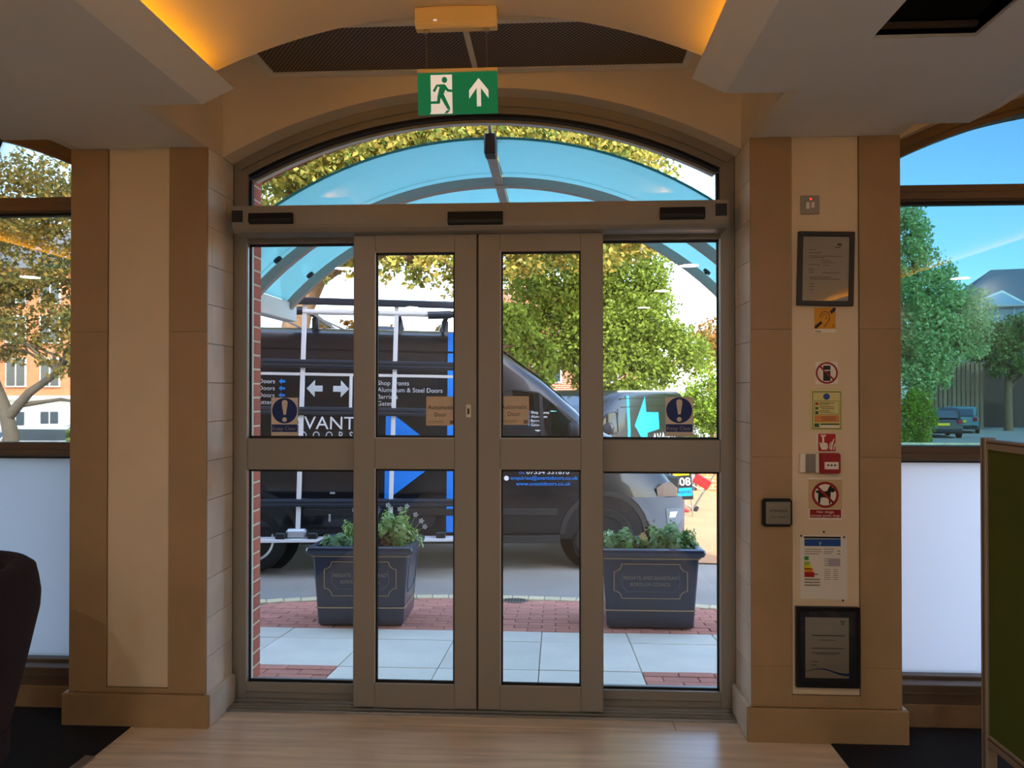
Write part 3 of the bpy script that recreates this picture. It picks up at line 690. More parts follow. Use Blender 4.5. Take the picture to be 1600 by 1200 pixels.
# energy certificate
r = notice('energy_certificate', 'white energy certificate sheet with blue header and rainbow chart above the lowest frame', (1250, 836), (1324, 937), 'paper_cool', thick=0.0012, cat='poster')
rects(r, 'blue_header', 'sign_blue', [(.09, .06, .86, .17)]); rects(r, 'dark_edge', 'sign_black', [(.08, .02, .86, .05)])
for k, (mm, v) in enumerate((('energy_green', .33), ('energy_lime', .41), ('energy_yellow', .47), ('energy_orange', .515), ('sign_red', .575))):
    rects(r, 'rating_bar', mm, [(.09, v, .18 + .03 * k, v + (.06 if k < 4 else .08))])
rects(r, 'printed_lines', 'ink_soft', [(.09, .215, .46, .225), (.09, .25, .46, .26), (.09, .285, .40, .295), (.50, .21, .72, .22), (.50, .25, .70, .26), (.50, .28, .66, .288), (.79, .235, .85, .25), (.79, .28, .85, .295)] +
      [(.51, .36 + .035*k, .60, .37 + .035*k) for k in range(4)] + [(.51, .53 + .03*k, .64, .538 + .03*k) for k in range(6)] + [(.70, .53 + .03*k, .80, .538 + .03*k) for k in range(6)] + [(.09, .68 + .045*k, .42, .70 + .045*k) for k in range(3)] + [(.30, .60, .38, .62)])
rects(r, 'text_block', mat('lilac_grey', '#a9a2ae', 0.7), [(.60, .36, .85, .48)])
words(r, 'F', 'sign_white', .43, .155, .05)
for (u, v) in ((.5, -.055), (.02, .01), (.93, .025), (.90, 1.01)):
    q = on(r, u, v); MB().lathe([(0.004, -0.006), (0.005, -0.003), (0.003, 0.0)], (q[0], -0.001, q[1]), 'y', 10).build('drawing_pin', 'ink', r)
# push pad
A, B = at(1189, 778, -0.3005), at(1236, 822, -0.3005); w, h = B.x - A.x, A.z - B.z
r = thing('push_pad', 'square brushed steel push pad in a black surround on the brown stone', 'switch', ((A.x + B.x)/2, -0.3005, (A.z + B.z)/2)); r['w'] = w; r['h'] = h; r['t'] = 0.03
box('surround', 'black_plastic', (-w/2, w/2, -0.026, 0, -h/2, h/2), r, bevel=0.008, seg=3)
box('pad', 'steel_plate', (-w/2 + .014, w/2 - .010, -0.031, -0.02, -h/2 + .012, h/2 - .013), r, bevel=0.003); r['t'] = 0.031
words(r, 'PRESS', 'ink', .54, .46, .085, .56, bold=True); words(r, 'to open', 'ink', .54, .66, .075, .56)

# ---- stickers on the door glass
def sticker(name, label, p0, p1, Y, m, grp=None): return notice(name, label, p0, p1, m, Y, 0.0006, 'sticker', bevel=0.0)
for (p0, p1, lab) in (((424, 621.5), (465.5, 682), 'blue round keep clear sticker on the left side screen'), ((1039.5, 620.5), (1083, 682), 'blue round keep clear sticker on the right side screen')):
    r = sticker('keep_clear_sticker', lab, p0, p1, 0.0335, 'sticker_white')
    discp(r, 'blue_disc', 'sticker_blue', .5, .335, r['w'] * .47)
    r['t'] = 0.0011; q = lambda u, v: (u, v)
    poly(r, 'exclamation_bar', 'sticker_white', [[(.40, .10), (.44, .065), (.50, .055), (.57, .065), (.61, .10), (.61, .17), (.55, .44), (.46, .44), (.40, .17)]])
    discp(r, 'exclamation_dot', 'sticker_white', .5, .565, r['w'] * .085)
    r['t'] = 0.0006; rects(r, 'blue_strip', 'sticker_blue', [(.02, .69, .98, .885)]); r['t'] = 0.0012
    words(r, 'Keep Clear', mat('sticker_text', '#a9a4b0', 0.6) if 'sticker_text' not in MATS else 'sticker_text', .5, .84, .10, .88)
for (p0, p1, lab) in (((666, 619.5), (711, 665), 'tan automatic door sticker on the left sliding leaf'), ((780, 619), (826.5, 664), 'tan automatic door sticker on the right sliding leaf')):
    r = sticker('automatic_door_sticker', lab, p0, p1, -0.0716, 'sticker_tan')
    words(r, 'Automatic', 'ink', .5, .44, .15, .90); words(r, 'Door', 'ink', .5, .69, .15, .42)
    rects(r, 'printed_lines', 'ink_soft', [(.06, .84, .60, .86), (.06, .90, .60, .915), (.82, .83, .97, .95)])

# ---- display board at the right edge, square to the wall
bx, by0, by1 = 1.655, -1.95, -0.735
r = thing('display_board', 'freestanding olive green felt display board in aluminium frame', 'display board', (bx, (by0 + by1)/2, 0.004))
L = (by1 - by0)/2; Z0, Z1 = 0.20, 1.372
for y in (-L, L - 0.04):
    po = MB().box(-0.02, 0.02, y, y + 0.04, 0.0, Z1); post = po.build('post', 'board_alu', r, bevel=0.003)
    box('groove', 'ink', (-0.0207, -0.0199, y + 0.016, y + 0.022, 0.02, Z1 - 0.005), r)
for (z, hh) in ((Z1 - 0.045, 0.04), (Z0, 0.045)):
    box('rail', 'board_alu', (-0.016, 0.016, -L + 0.04, L - 0.04, z, z + hh), r, bevel=0.003)
    box('groove', 'ink', (-0.0168, -0.0159, -L + 0.04, L - 0.04, z + hh * .62, z + hh * .75), r)
box('felt_panel', 'board_green', (-0.010, 0.010, -L + 0.04, L - 0.04, Z0 + 0.045, Z1 - 0.045), r)
for y in (-L + 0.02, L - 0.02): MB().box(-0.22, 0.22, y - 0.02, y + 0.02, 0.0, 0.03).build('foot', 'board_alu', r, bevel=0.004)

# ---- armchair at the left edge, seen from behind its side
r = thing('armchair', 'dark plum upholstered tub armchair at the left edge by the frosted pane', 'armchair', (-2.32, -1.16, 0.004), rz=R(8))
def shell(prof, a0, a1, rx, ry, n=26):
    """curved wrap-round back: horizontal arcs stacked up a profile of (z, outward)"""
    vs, fs = [], []
    for (z, o, th) in prof:
        for k in range(n + 1):
            a = a0 + (a1 - a0) * k / n
            vs.append(((rx + o) * math.cos(a), (ry + o) * math.sin(a), z))
        for k in range(n, -1, -1):
            a = a0 + (a1 - a0) * k / n
            vs.append(((rx + o - th) * math.cos(a), (ry + o - th) * math.sin(a), z))
    m_ = 2 * (n + 1)
    for i in range(len(prof) - 1):
        for k in range(m_): fs.append((i*m_ + k, i*m_ + (k+1) % m_, (i+1)*m_ + (k+1) % m_, (i+1)*m_ + k))
    fs += [tuple(range(m_))[::-1], tuple(range((len(prof)-1)*m_, len(prof)*m_))]
    return MB().add(vs, fs)
sh = shell([(0.16, -0.075, 0.09), (0.30, -0.05, 0.11), (0.52, 0.0, 0.12), (0.73, 0.045, 0.12), (0.785, 0.048, 0.12), (0.84, 0.040, 0.115), (0.885, 0.030, 0.10), (0.905, 0.005, 0.05)], R(-100), R(100), 0.36, 0.37)
sh.build('backrest', 'chair_fabric', r, smooth=40)
MB().lathe([(0.28, 0.16), (0.31, 0.19), (0.315, 0.30), (0.30, 0.30)], (0, 0, 0), 'z', 32).build('seat_base', 'chair_fabric', r, smooth=40)
MB().lathe([(0.27, 0.30), (0.295, 0.33), (0.295, 0.40), (0.26, 0.43), (0.10, 0.44)], (-0.03, 0, 0), 'z', 32).build('seat_cushion', 'chair_fabric', r, smooth=40)
for a in (45, 135, 225, 315):
    MB().tube([(0.23*math.cos(R(a)), 0.23*math.sin(R(a)), 0.18), (0.26*math.cos(R(a)), 0.26*math.sin(R(a)), 0.0)], [0.022, 0.014], 10).build('leg', 'black_plastic', r)

# ---- recessed ceiling downlights further back in the room
spots = [(-1.94, -3.2), (1.2, -3.2), (-1.94, -5.0), (1.2, -5.0), (-1.94, -6.8), (1.2, -6.8), (-5.2, -3.6), (-5.2, -6.2), (4.05, -4.2), (4.05, -6.4)]
for k, (x, y) in enumerate(spots):
    r = thing('downlight', 'round white recessed downlight in the ceiling behind the viewer', 'lamp', (x, y, ZC), group='ceiling downlights')
    MB().band([(0.085*math.cos(2*PI*j/28), 0.085*math.sin(2*PI*j/28)) for j in range(28)], [(0.105*math.cos(2*PI*j/28), 0.105*math.sin(2*PI*j/28)) for j in range(28)], -0.008, 0.0, 'z', closed=True).build('trim_ring', 'white_plastic', r)
    MB().lathe([(0.084, -0.004), (0.084, -0.001)], (0, 0, 0), 'z', 28).build('diffuser', 'lamp_glow', r)
    ld = bpy.data.lights.new('downlight_lamp', 'AREA'); ld.shape = 'DISK'; ld.size = 0.17; ld.energy = 5.2; ld.color = (1.0, 0.97, 0.92)
    lo = bpy.data.objects.new('downlight_lamp', ld); COL.objects.link(lo); lo.parent = r; lo.location = (0, 0, -0.012)

# ---------------------------------------------------------------- outside: ground, paving, kerb
def sm(t): t = max(0.0, min(1.0, t)); return t * t * (3 - 2 * t)
def gz(x, y):
    z = -0.083 * min(max(y, 0.0), 4.2)
    if y > 4.2: z -= 0.008 * (y - 4.2)
    z -= 0.015 * (max(-4.0, min(6.0, x)) + 3.16) * sm((y - 2.0) / 2.0)
    if x < -8: z -= 0.06 * (-8 - x) * sm((y - 2) / 6)
    return z
mat('asphalt', '#989086', 0.92, var=0.10, vscale=1.3, bump=0.35, bscale=220)
mat('mortar_bed', '#8c7f76', 0.95)
mat('slab', '#e6dccb', 0.85, var=0.07, vscale=3, bump=0.15, bscale=80, objvar=0.05)
mat('block_red', '#c8826e', 0.9, var=0.10, vscale=18, bump=0.2, bscale=120, objvar=0.14)
mat('kerb_cream', '#d8c39a', 0.9, var=0.08, vscale=10, objvar=0.08)
mat('road_line', '#e6d9a8', 0.8)
xs = sorted(set([-140, -90, -60, -45, -35, -28, -22] + [-18 + k for k in range(37)] + [22, 28, 35, 45, 60, 90, 140]))
ys = sorted(set([1.0 + 0.4 * k for k in range(16)] + [8, 9, 10, 12, 14, 17, 20, 24, 28, 34, 40, 48, 56, 66, 80, 100, 130]))
vs = [(x, y, gz(x, y) - 0.012 - (0.05 if y < 2.4 else 0)) for y in ys for x in xs]; nx = len(xs)
fs = [(j*nx + i, j*nx + i + 1, (j+1)*nx + i + 1, (j+1)*nx + i) for j in range(len(ys) - 1) for i in range(nx - 1)]
ground = MB().add(vs, fs).build('ground', 'asphalt', smooth=60); tag(ground, 'grey asphalt road and yard outside', kind='structure')
def kerb_y(x): return 3.21 - 0.11 * min(abs(x + 0.39), 3.4) ** 2
mat('yard_sun_warm', '#b98a62', 0.9, var=0.1, vscale=2.0, bump=0.2, bscale=90)  # sheet added over the asphalt, warm sunlit tone put into its colour
yv = []; yf = []; yx = [1.55 + 0.5*k for k in range(28)]; yy = [5.3 + 0.6*k for k in range(13)]
for y in yy:
    for x in yx: yv.append((x, y, gz(x, y) + 0.004))
for j in range(len(yy) - 1):
    for i in range(len(yx) - 1): yf.append((j*28 + i, j*28 + i + 1, (j+1)*28 + i + 1, (j+1)*28 + i))
yard = MB().add(yv, yf).build('ground_yard', 'yard_sun_warm'); tag(yard, 'yard ground beyond the tall van, warm sunlight put into its colour', kind='structure')
pave = tag(empty('pavement'), 'paved forecourt of grey slabs and red blocks outside the doors', None, None, 'structure')
pv = []; pf = []; px_ = [-6.2 + 0.4 * k for k in range(28)]
for x in px_: pv += [(x, 0.10, gz(x, 0.1) - 0.03), (x, 1.0, gz(x, 1.0) - 0.016), (x, kerb_y(x), gz(x, kerb_y(x)) - 0.016), (x, kerb_y(x), gz(x, kerb_y(x)) - 0.2)]
for i in range(len(px_) - 1):
    for j in range(3): pf.append((4*i + j, 4*i + 4 + j, 4*i + 5 + j, 4*i + 1 + j))
MB().add(pv, pf).build('paving_bed', 'mortar_bed', pave)
TILT = math.atan(-0.083)
def lay(proto_me, name, x, y, w_, m_, rz=0.0, dz=0.0):
    o = bpy.data.objects.new(name, proto_me); COL.objects.link(o); o.parent = pave
    o.location = (x, y, gz(x, y) + dz); o.rotation_euler = (TILT, 0, rz); return o
def unit(name, w_, d_, h_, m_, bev):
    o = MB().box(-w_/2, w_/2, -d_/2, d_/2, -h_, 0).build(name, m_, None, bevel=bev); me = o.data; bpy.data.objects.remove(o); return me
rng = random.Random(3)
slab_rows = [(0.20, 0.69, 0, 3), (0.69, 1.38, -5, 6), (1.38, 1.685, -5, 6)]
for (y0, y1, k0, k1) in slab_rows:
    me = unit('paving_slab', 0.585, (y1 - y0) - 0.006, 0.04, 'slab', 0.004)
    for k in range(k0, k1): lay(me, 'paving_slab', -1.276 + 0.59 * k + 0.295, (y0 + y1)/2, 0, 0, 0, rng.uniform(-.002, .001))
bl = unit('paving_block', 0.196, 0.094, 0.04, 'block_red', 0.004); count = 0; rest = MB()
def put_block(x, y, rz=0):
    global count
    lay(bl, 'paving_block', x, y, 0, 0, rz + rng.uniform(-.01, .01), rng.uniform(-.003, .001)); count += 1
for row in range(16):
    y = 1.74 + 0.1 * row; off = 0.1 * (row % 2)
    for k in range(-16, 16):
        x = k * 0.2 + off - 0.3
        if y + 0.06 > kerb_y(x) - 0.13: continue
        if -2.75 < x < 1.75 and count < 262: put_block(x, y)
        else: rest.add([(x + sx*.098, y + sy*.047, gz(x, y + sy*.047)) for sx, sy in ((-1,-1),(1,-1),(1,1),(-1,1))], [(0, 1, 2, 3)])
for x0, x1 in ((-1.86, -1.29), (0.515, 1.25)):
    k = 0; y = 0.26; hb0 = x0 - 0.08
    while y < 0.68:
        a_, b_ = (-1.96, -1.28) if x0 < 0 else (0.497, 1.30)
        x = a_
        while x < b_ - 0.03:
            wd = min(0.1 if (x == a_ and k % 2) else 0.2, b_ - x)
            q_ = lay(bl, 'paving_block', x + wd / 2, y, 0, 0, 0, rng.uniform(-.003, .001)); q_.scale.x = wd / 0.2; x += wd
        y += 0.1; k += 1
o = rest.build('paving_block_rest', 'block_red', pave); o['kind'] = 'stuff'
kb = unit('kerb_block', 0.135, 0.15, 0.12, 'kerb_cream', 0.006)
x = -3.6
while x < 3.0:
    dy = (kerb_y(x + .01) - kerb_y(x - .01)) / .02; lay(kb, 'kerb_block', x, kerb_y(x) - 0.075, 0, 0, math.atan(dy), 0.006); x += 0.142 * math.cos(math.atan(dy))
dc = thing('drain_cover', 'small round metal drain cover set in the red blocks near the kerb', 'drain cover', (-0.35, 2.93, gz(-0.35, 2.93) + 0.002), rot=(TILT, 0, 0))
MB().lathe([(0.11, 0.0), (0.11, 0.006), (0.10, 0.008)], (0, 0, 0), 'z', 28).build('rim', 'steel_plate', dc)
for k in range(-3, 4): box('slot', 'black_plastic', (k*0.026 - .006, k*0.026 + .006, -0.06, 0.06, 0.008, 0.0095), dc)

# ---------------------------------------------------------------- arched glass canopy
mat('canopy_metal', '#aaa198', 0.45, metal=0.1)
mat('canopy_white', '#cfd0cc', 0.5)
can = thing('glass_canopy', 'arched blue glass entrance canopy on curved grey metal ribs', 'canopy', (XC, 0.22, 0.0))
CR, CT = 2.3, 3.0; CZ = CT - CR; CH = 1.70
def cy(Y): return Y - 0.22
mid_n = 18
for (a, b) in ((-CH, -0.02), (0.02, CH)):
    for (y0, y1) in ((0.63, 1.325), (1.335, 2.16)):
        pts = [(a + (b - a) * k / mid_n) for k in range(mid_n + 1)]
        li = [(x, CZ + math.sqrt(CR*CR - x*x)) for x in pts]; lo = [(x, CZ + math.sqrt((CR + .012)**2 - x*x)) for x in pts]
        g = MB().band(li, lo, cy(y0), cy(y1)).build('glass_sheet', 'canopy_glass', can, smooth=30)
        if y0 < 1: MB().band([(x, z - 0.001) for x, z in li], [(x, z + 0.001) for x, z in lo], cy(y0) - 0.006, cy(y0)).build('glass_edge', 'canopy_edge', can, smooth=30)
for Y in (1.33, 2.03):
    pts = [-CH + 2*CH*k/40 for k in range(41)]
    li = [(x, CZ + math.sqrt((CR - .095)**2 - x*x)) for x in pts]; lo = [(x, CZ + math.sqrt((CR - .035)**2 - x*x)) for x in pts]
    MB().band(li, lo, cy(Y) - 0.03, cy(Y) + 0.03).build('rib', 'canopy_metal', can, smooth=30)
    for x in (-1.5, -1.1, 1.1, 1.5):
        zc = CZ + math.sqrt(CR*CR - x*x); nrm = Vector((x, 0, zc - CZ)).normalized()
        p = Vector((x, cy(Y), zc)); MB().tube([p - nrm*.07, p - nrm*.02, p - nrm*.018, p - nrm*.001], [.010, .010, .03, .03], 12).build('glass_fixing', 'black_plastic', can)
MB().prism([(-0.02, CT - .02), (-0.028, CT - .085), (0.028, CT - .085), (0.02, CT - .02)], cy(0.66), cy(2.12)).build('ridge_beam', 'canopy_metal', can)
box('ridge_bracket', 'black_plastic', (-0.035, 0.035, cy(0.60), cy(0.72), CT - .09, CT + .03), can, bevel=0.008)
MB().tube([(0, cy(0.66), CT + .02), (0, cy(0.25), CT + .22)], 0.012).build('tie_rod', 'canopy_metal', can)
for s in (-1, 1):
    x = s * 1.69; z = CZ + math.sqrt(CR*CR - 1.69**2)
    MB().prism([(x - .05, z - .17), (x + .05, z - .17), (x + .05, z - .03), (x - .05, z - .03)], cy(0.23), cy(2.16)).build('side_beam', 'canopy_white', can, bevel=0.006)
    MB().prism([(x + s*.05, z - .03), (x + s*.14, z - .03), (x + s*.14, z + .02), (x + s*.12, z + .02), (x + s*.12, z - .01), (x + s*.05, z - .01)], cy(0.4), cy(2.2)).build('gutter', 'canopy_metal', can)
    MB().prism([(cy(0.222), z - .55), (cy(0.30), z - .55), (cy(1.25), z - .17), (cy(0.222), z - .17)], x - .03, x + .03, 'x').build('bracket', 'canopy_white', can, bevel=0.004)

# ---------------------------------------------------------------- planters
mat('planter_navy', '#243148', 0.35, var=0.05, vscale=5, coat=0.2)
mat('planter_gold', '#b8a27c', 0.5)
mat('soil', '#4a3326', 0.95, var=0.3, vscale=40, bump=0.6, bscale=80)
leaf_mat('leaf_planter', ['#74a048', '#94bc58', '#b8d078', '#d4e0a0'], 0.3)
leaf_mat('leaf_silver', ['#a8bc98', '#ccd8b8', '#d8d49c', '#8fae78'], 0.3)
leaf_mat('leaf_ivy', ['#6a9440', '#8cb44c', '#b4cc60', '#d4dc98', '#b4c8a0'], 0.3)
leaf_mat('leaf_dead', ['#5a3a34', '#7a5648', '#8f6f5a', '#4a2e2c'], 0.2)
mat('petal_violet', '#8a84d8', 0.6); mat('petal_white', '#e8e6ef', 0.6)
def leaf_cloud(pts, size, seed, up=0.3):
    """numpy: one small folded quad per point"""
    rg = np.random.default_rng(seed); n = len(pts); pts = np.asarray(pts, float)
    a = rg.normal(size=(n, 3)); a[:, 2] += up; a /= np.linalg.norm(a, axis=1)[:, None]
    b = rg.normal(size=(n, 3)); b -= a * (a * b).sum(1)[:, None]; b /= np.linalg.norm(b, axis=1)[:, None]
    c = np.cross(a, b); s = size * rg.uniform(0.6, 1.35, n)[:, None]
    v = np.stack([pts - b*s*.5, pts + c*s*.32 + a*s*.06, pts + b*s*.5 - a*s*.1, pts - c*s*.32 + a*s*.06], 1).reshape(-1, 3)
    return v
def cloud_obj(name, v, m, parent):
    n = len(v) // 4; me = bpy.data.meshes.new(name); me.vertices.add(len(v)); me.vertices.foreach_set('co', v.ravel().astype(np.float32))
    me.loops.add(4*n); me.loops.foreach_set('vertex_index', np.arange(4*n, dtype=np.int32))
    me.polygons.add(n); me.polygons.foreach_set('loop_start', np.arange(0, 4*n, 4, dtype=np.int32))
    me.update(calc_edges=True); o = link(name, me, m, parent); o['kind'] = 'stuff'; return o
def plant(name, label, parent_loc, rx, ry, h, n, size, m, seed, group, flowers=None):
    r = thing(name, label, 'plant', parent_loc, group=group); rg = np.random.default_rng(seed)
    u = rg.normal(size=(n, 3)); u /= np.linalg.norm(u, axis=1)[:, None]; u[:, 2] = np.abs(u[:, 2]); rad = rg.uniform(0.45, 1, n) ** 0.6
    p = u * rad[:, None] * np.array([rx, ry, h]) * (1 + 0.25*np.sin(u[:, :1]*9 + seed))
    p[:, 2] += 0.005
    cloud_obj('leaves', leaf_cloud(p, size, seed), m, r)
    st = MB()
    for k in range(14):
        q = p[rng.randrange(n)]; st.tube([(q[0]*.15, q[1]*.15, -0.01), (q[0]*.6, q[1]*.6, q[2]*.6), tuple(q)], [.003, .0022, .0012], 5)
    st.build('stems', 'leaf_dead', r)
    if flowers:
        fm, pts = flowers; sb = MB(); pb = MB()
        for (x, y, z) in pts:
            sb.tube([(x*.6, y*.6, h*.4), (x, y, z)], .0016, 5)
            for k in range(5):
                a = 2*PI*k/5; pb.add([(x, y, z), (x + .017*math.cos(a - .5), y - .006, z + .017*math.sin(a - .5)), (x + .022*math.cos(a), y - .002, z + .022*math.sin(a)), (x + .017*math.cos(a + .5), y - .006, z + .017*math.sin(a + .5))], [(0, 1, 2, 3)])
        sb.build('flower_stems', 'leaf_planter', r); pb.build('petals', fm, r)
    return r
def planter(label, x, y, rz):
    zb = min(gz(x, y - .25), gz(x, y)) - 0.004 + 0.02
    r = thing('planter', label, 'planter', (x, y, zb), group='navy council planters', rot=(TILT * .5, 0, rz))
    lv = [(0.0, .295, .255), (0.012, .308, .268), (0.13, .315, .275), (0.50, .343, .303), (0.505, .352, .312), (0.52, .375, .335), (0.545, .385, .345), (0.565, .380, .340), (0.575, .360, .320)]
    vs = []; fs = []
    def ring(z, hw, hd, c=0.012): return [(-hw + c, -hd, z), (hw - c, -hd, z), (hw, -hd + c, z), (hw, hd - c, z), (hw - c, hd, z), (-hw + c, hd, z), (-hw, hd - c, z), (-hw, -hd + c, z)]
    lv2 = lv + [(0.57, .325, .285), (0.47, .315, .275)]
    for q in lv2: vs += ring(*q)
    for i in range(len(lv2) - 1):
        for k in range(8): fs.append((8*i + k, 8*i + (k+1) % 8, 8*i + 8 + (k+1) % 8, 8*i + 8 + k))
    fs.append(tuple(range(8))[::-1]); e = 8 * (len(lv2) - 1); MB().add(vs, fs).build('tub', 'planter_navy', r, smooth=30)
    box('soil', 'soil', (-.313, .313, -.273, .273, 0.46, 0.535), r)
    def hd(z): return .275 + .028 * (z - .13) / .37
    def hw(z): return .315 + .028 * (z - .13) / .37
    fronts = [(lambda x_, y_, z_: (x_, -hd(z_) - .0015 + y_, z_), .30)]
    for z in (0.131, 0.502):
        a, b = hw(z) + .002, hd(z) + .002
        gl = MB()
        gl.band([(-a, -b), (a, -b), (a, b), (-a, b)], [(-a - .005, -b - .005), (a + .005, -b - .005), (a + .005, b + .005), (-a - .005, b + .005)], z - .004, z + .004, 'z', closed=True)
        gl.build('gold_line', 'planter_gold', r)
    def contour(W, zl, zh, c): 
        pts = []
        for (cx_, cz_, a0) in ((-W, zl, 90), (W, zl, 180), (W, zh, 270), (-W, zh, 0)):
            for k in range(5): a = R(a0 - 90 * k / 4) if True else 0; pts.append((cx_ + c*math.cos(a), cz_ + c*math.sin(a)))
        return pts
    ct = contour(.262, .215, .465, .055); ci = [(x_*.982, .34 + (z_ - .34)*.965) for x_, z_ in ct]
    MB().band(ci, ct, -.003, .001, closed=True).mapped(fronts[0][0]).build('panel_outline', 'planter_gold', r)
    sq = [(-.20, .40), (-.21, .33), (-.20, .295), (-.165, .265), (.165, .265), (.20, .295), (.21, .33), (.20, .40)]; s2 = [(x_*.98, .33 + (z_ - .33)*.95) for x_, z_ in sq]
    MB().band(s2, sq, -.002, .001).mapped(fronts[0][0]).build('inner_outline', mat('planter_line', '#5d6a80', 0.4) if 'planter_line' not in MATS else 'planter_line', r)
    gm = mat('planter_text', '#8f8a78', 0.5) if 'planter_text' not in MATS else 'planter_text'
    for body, z, wd in (('REIGATE AND BANSTEAD', .352, .385), ('BOROUGH COUNCIL', .305, .285)):
        text('lettering', body, gm, r, 0, -.001, z, .027, wd, 'CENTER', fn=fronts[0][0])
    side = lambda x_, y_, z_: (hw(z_) + .0015 - y_, x_, z_)
    ct2 = contour(.20, .215, .465, .05); ci2 = [(x_*.975, .34 + (z_ - .34)*.965) for x_, z_ in ct2]
    MB().band(ci2, ct2, -.003, .001, closed=True).mapped(side).build('side_outline', 'planter_line', r)
    return r, zb
PLA = (-1.415, 2.02); PLB = (0.675, 2.08)
ra, za = planter('navy planter on the left with lavender flowers, partly hidden by the left leaf', *PLA, R(2.0))
rb, zb_ = planter('navy planter on the right full of green ivy, in front of the van wheel', *PLB, R(0.5))
zt = za + 0.53
plant('planter_plant', 'silvery low plant at the left end of the left planter', (PLA[0] - .20, PLA[1] - .12, zt), .13, .13, .10, 420, .045, 'leaf_silver', 1, 'bedding plants in the planters')
plant('planter_plant', 'green feathery plant with white flowers left in the left planter', (PLA[0] - .06, PLA[1] + .06, zt), .15, .14, .20, 700, .04, 'leaf_planter', 2, 'bedding plants in the planters', ('petal_white', [(-.05, -.03, .27), (.02, 0, .29)]))
plant('planter_plant', 'heap of withered brown plants in the middle of the left planter', (PLA[0] + .10, PLA[1] - .10, zt), .11, .12, .10, 350, .05, 'leaf_dead', 3, 'bedding plants in the planters')
plant('planter_plant', 'violet flowering plant behind the withered plants in the left planter', (PLA[0] + .03, PLA[1] + .02, zt), .07, .07, .15, 200, .035, 'leaf_planter', 4, 'bedding plants in the planters', ('petal_violet', [(-.02 + .012*k, -.02 + .004*(k % 3), .15 + .022*k) for k in range(7)]))
plant('planter_plant', 'tall bushy green plant at the right end of the left planter', (PLA[0] + .21, PLA[1] + .02, zt), .17, .16, .25, 1000, .04, 'leaf_planter', 5, 'bedding plants in the planters', ('petal_white', [(-.06, 0, .31), (.03, 0, .28), (.08, .02, .30), (.15, 0, .24), (.19, .02, .19), (.22, 0, .15)]))
zt = zb_ + 0.53
plant('planter_plant', 'trailing ivy at the left end of the right planter', (PLB[0] - .19, PLB[1] - .04, zt), .18, .18, .13, 800, .048, 'leaf_ivy', 6, 'bedding plants in the planters')
plant('planter_plant', 'leafy ivy at the right end of the right planter', (PLB[0] + .17, PLB[1] - .02, zt), .19, .19, .17, 1000, .048, 'leaf_ivy', 7, 'bedding plants in the planters')
plant('planter_plant', 'pale yellow flower among the ivy in the right planter', (PLB[0] - .02, PLB[1] - .15, zt), .07, .05, .10, 160, .035, 'leaf_ivy', 8, 'bedding plants in the planters', (mat('petal_cream', '#efe6a8', 0.6), [(-.03, -.03, .12), (-.01, -.035, .115), (-.02, -.03, .135)]))
plant('planter_plant', 'thin pinkish upright plant in the middle of the right planter', (PLB[0] + .03, PLB[1] + .04, zt), .05, .05, .21, 120, .03, 'leaf_dead', 9, 'bedding plants in the planters')

# ---------------------------------------------------------------- vans
mat('van_paint', '#12141a', 0.28, coat=0.35, spec=0.4)
mat('van_trim', '#191c20', 0.55)
mat('van_arch', '#08090a', 0.9)
mat('tyre', '#0f1011', 0.85, bump=0.2, bscale=80)
mat('rim_silver', '#b9bec4', 0.35, metal=0.6)
mat('rack_dark', '#2c3440', 0.4, metal=0.3)
mat('rack_white', '#d8d8dc', 0.45)
mat('vinyl_white', '#e9edf4', 0.45)
mat('vinyl_blue', '#0a84f0', 0.45)
mat('vinyl_cyan', '#0c9ade', 0.45)
mat('lamp_clear', '#7d6c60', 0.12, coat=0.8); mat('fog_lens', '#d8d6d0', 0.15); mat('fog_grey', '#6b7582', 0.4)
mat('plate_yellow', '#f2c81a', 0.5)
mat('seat_dark', '#26282c', 0.9)
mat('cab_cream', '#d8d8c4', 0.7)
glass_mat('van_glass', (0.62, 0.76, 0.74, 1), 1.6)
SEC = [(-1.02, 2.48, .985, .02), (-.97, 2.58, 1.01, 0), (0, 2.60, 1.02, 0), (1.2, 2.60, 1.02, 0), (2.05, 2.60, 1.02, 0), (2.3, 2.565, 1.02, 0), (2.6, 2.40, 1.02, .02), (3.05, 2.09, 1.02, .045), (3.45, 1.76, 1.02, .08),
       (3.62, 1.58, 1.02, .12), (3.9, 1.45, 1.015, .14), (4.2, 1.31, 1.0, .15), (4.42, 1.15, .975, .13), (4.58, .97, .925, .08), (4.68, .80, .86, .04), (4.73, .62, .79, 0)]
def interp(x, k):
    for a, b in zip(SEC, SEC[1:]):
        if a[0] <= x <= b[0]: t_ = (x - a[0]) / (b[0] - a[0]); return a[k] + (b[k] - a[k]) * t_
    return SEC[0][k] if x < SEC[0][0] else SEC[-1][k]
def inset(z): return 0.085 * max(0.0, (z - 1.25) / 1.2)
def bool_cut(o, cutter_mb):
    cu = cutter_mb.build('cutter', None); md = o.modifiers.new('cut', 'BOOLEAN'); md.operation = 'DIFFERENCE'; md.solver = 'EXACT'; md.object = cu
    bpy.context.view_layer.update(); dg = bpy.context.evaluated_depsgraph_get(); me = bpy.data.meshes.new_from_object(o.evaluated_get(dg))
    o.modifiers.clear(); o.data = me; bpy.data.objects.remove(cu)
XS_ = [q_[0] for q_ in SEC] + [4.3, 4.5, 4.63, 4.70]
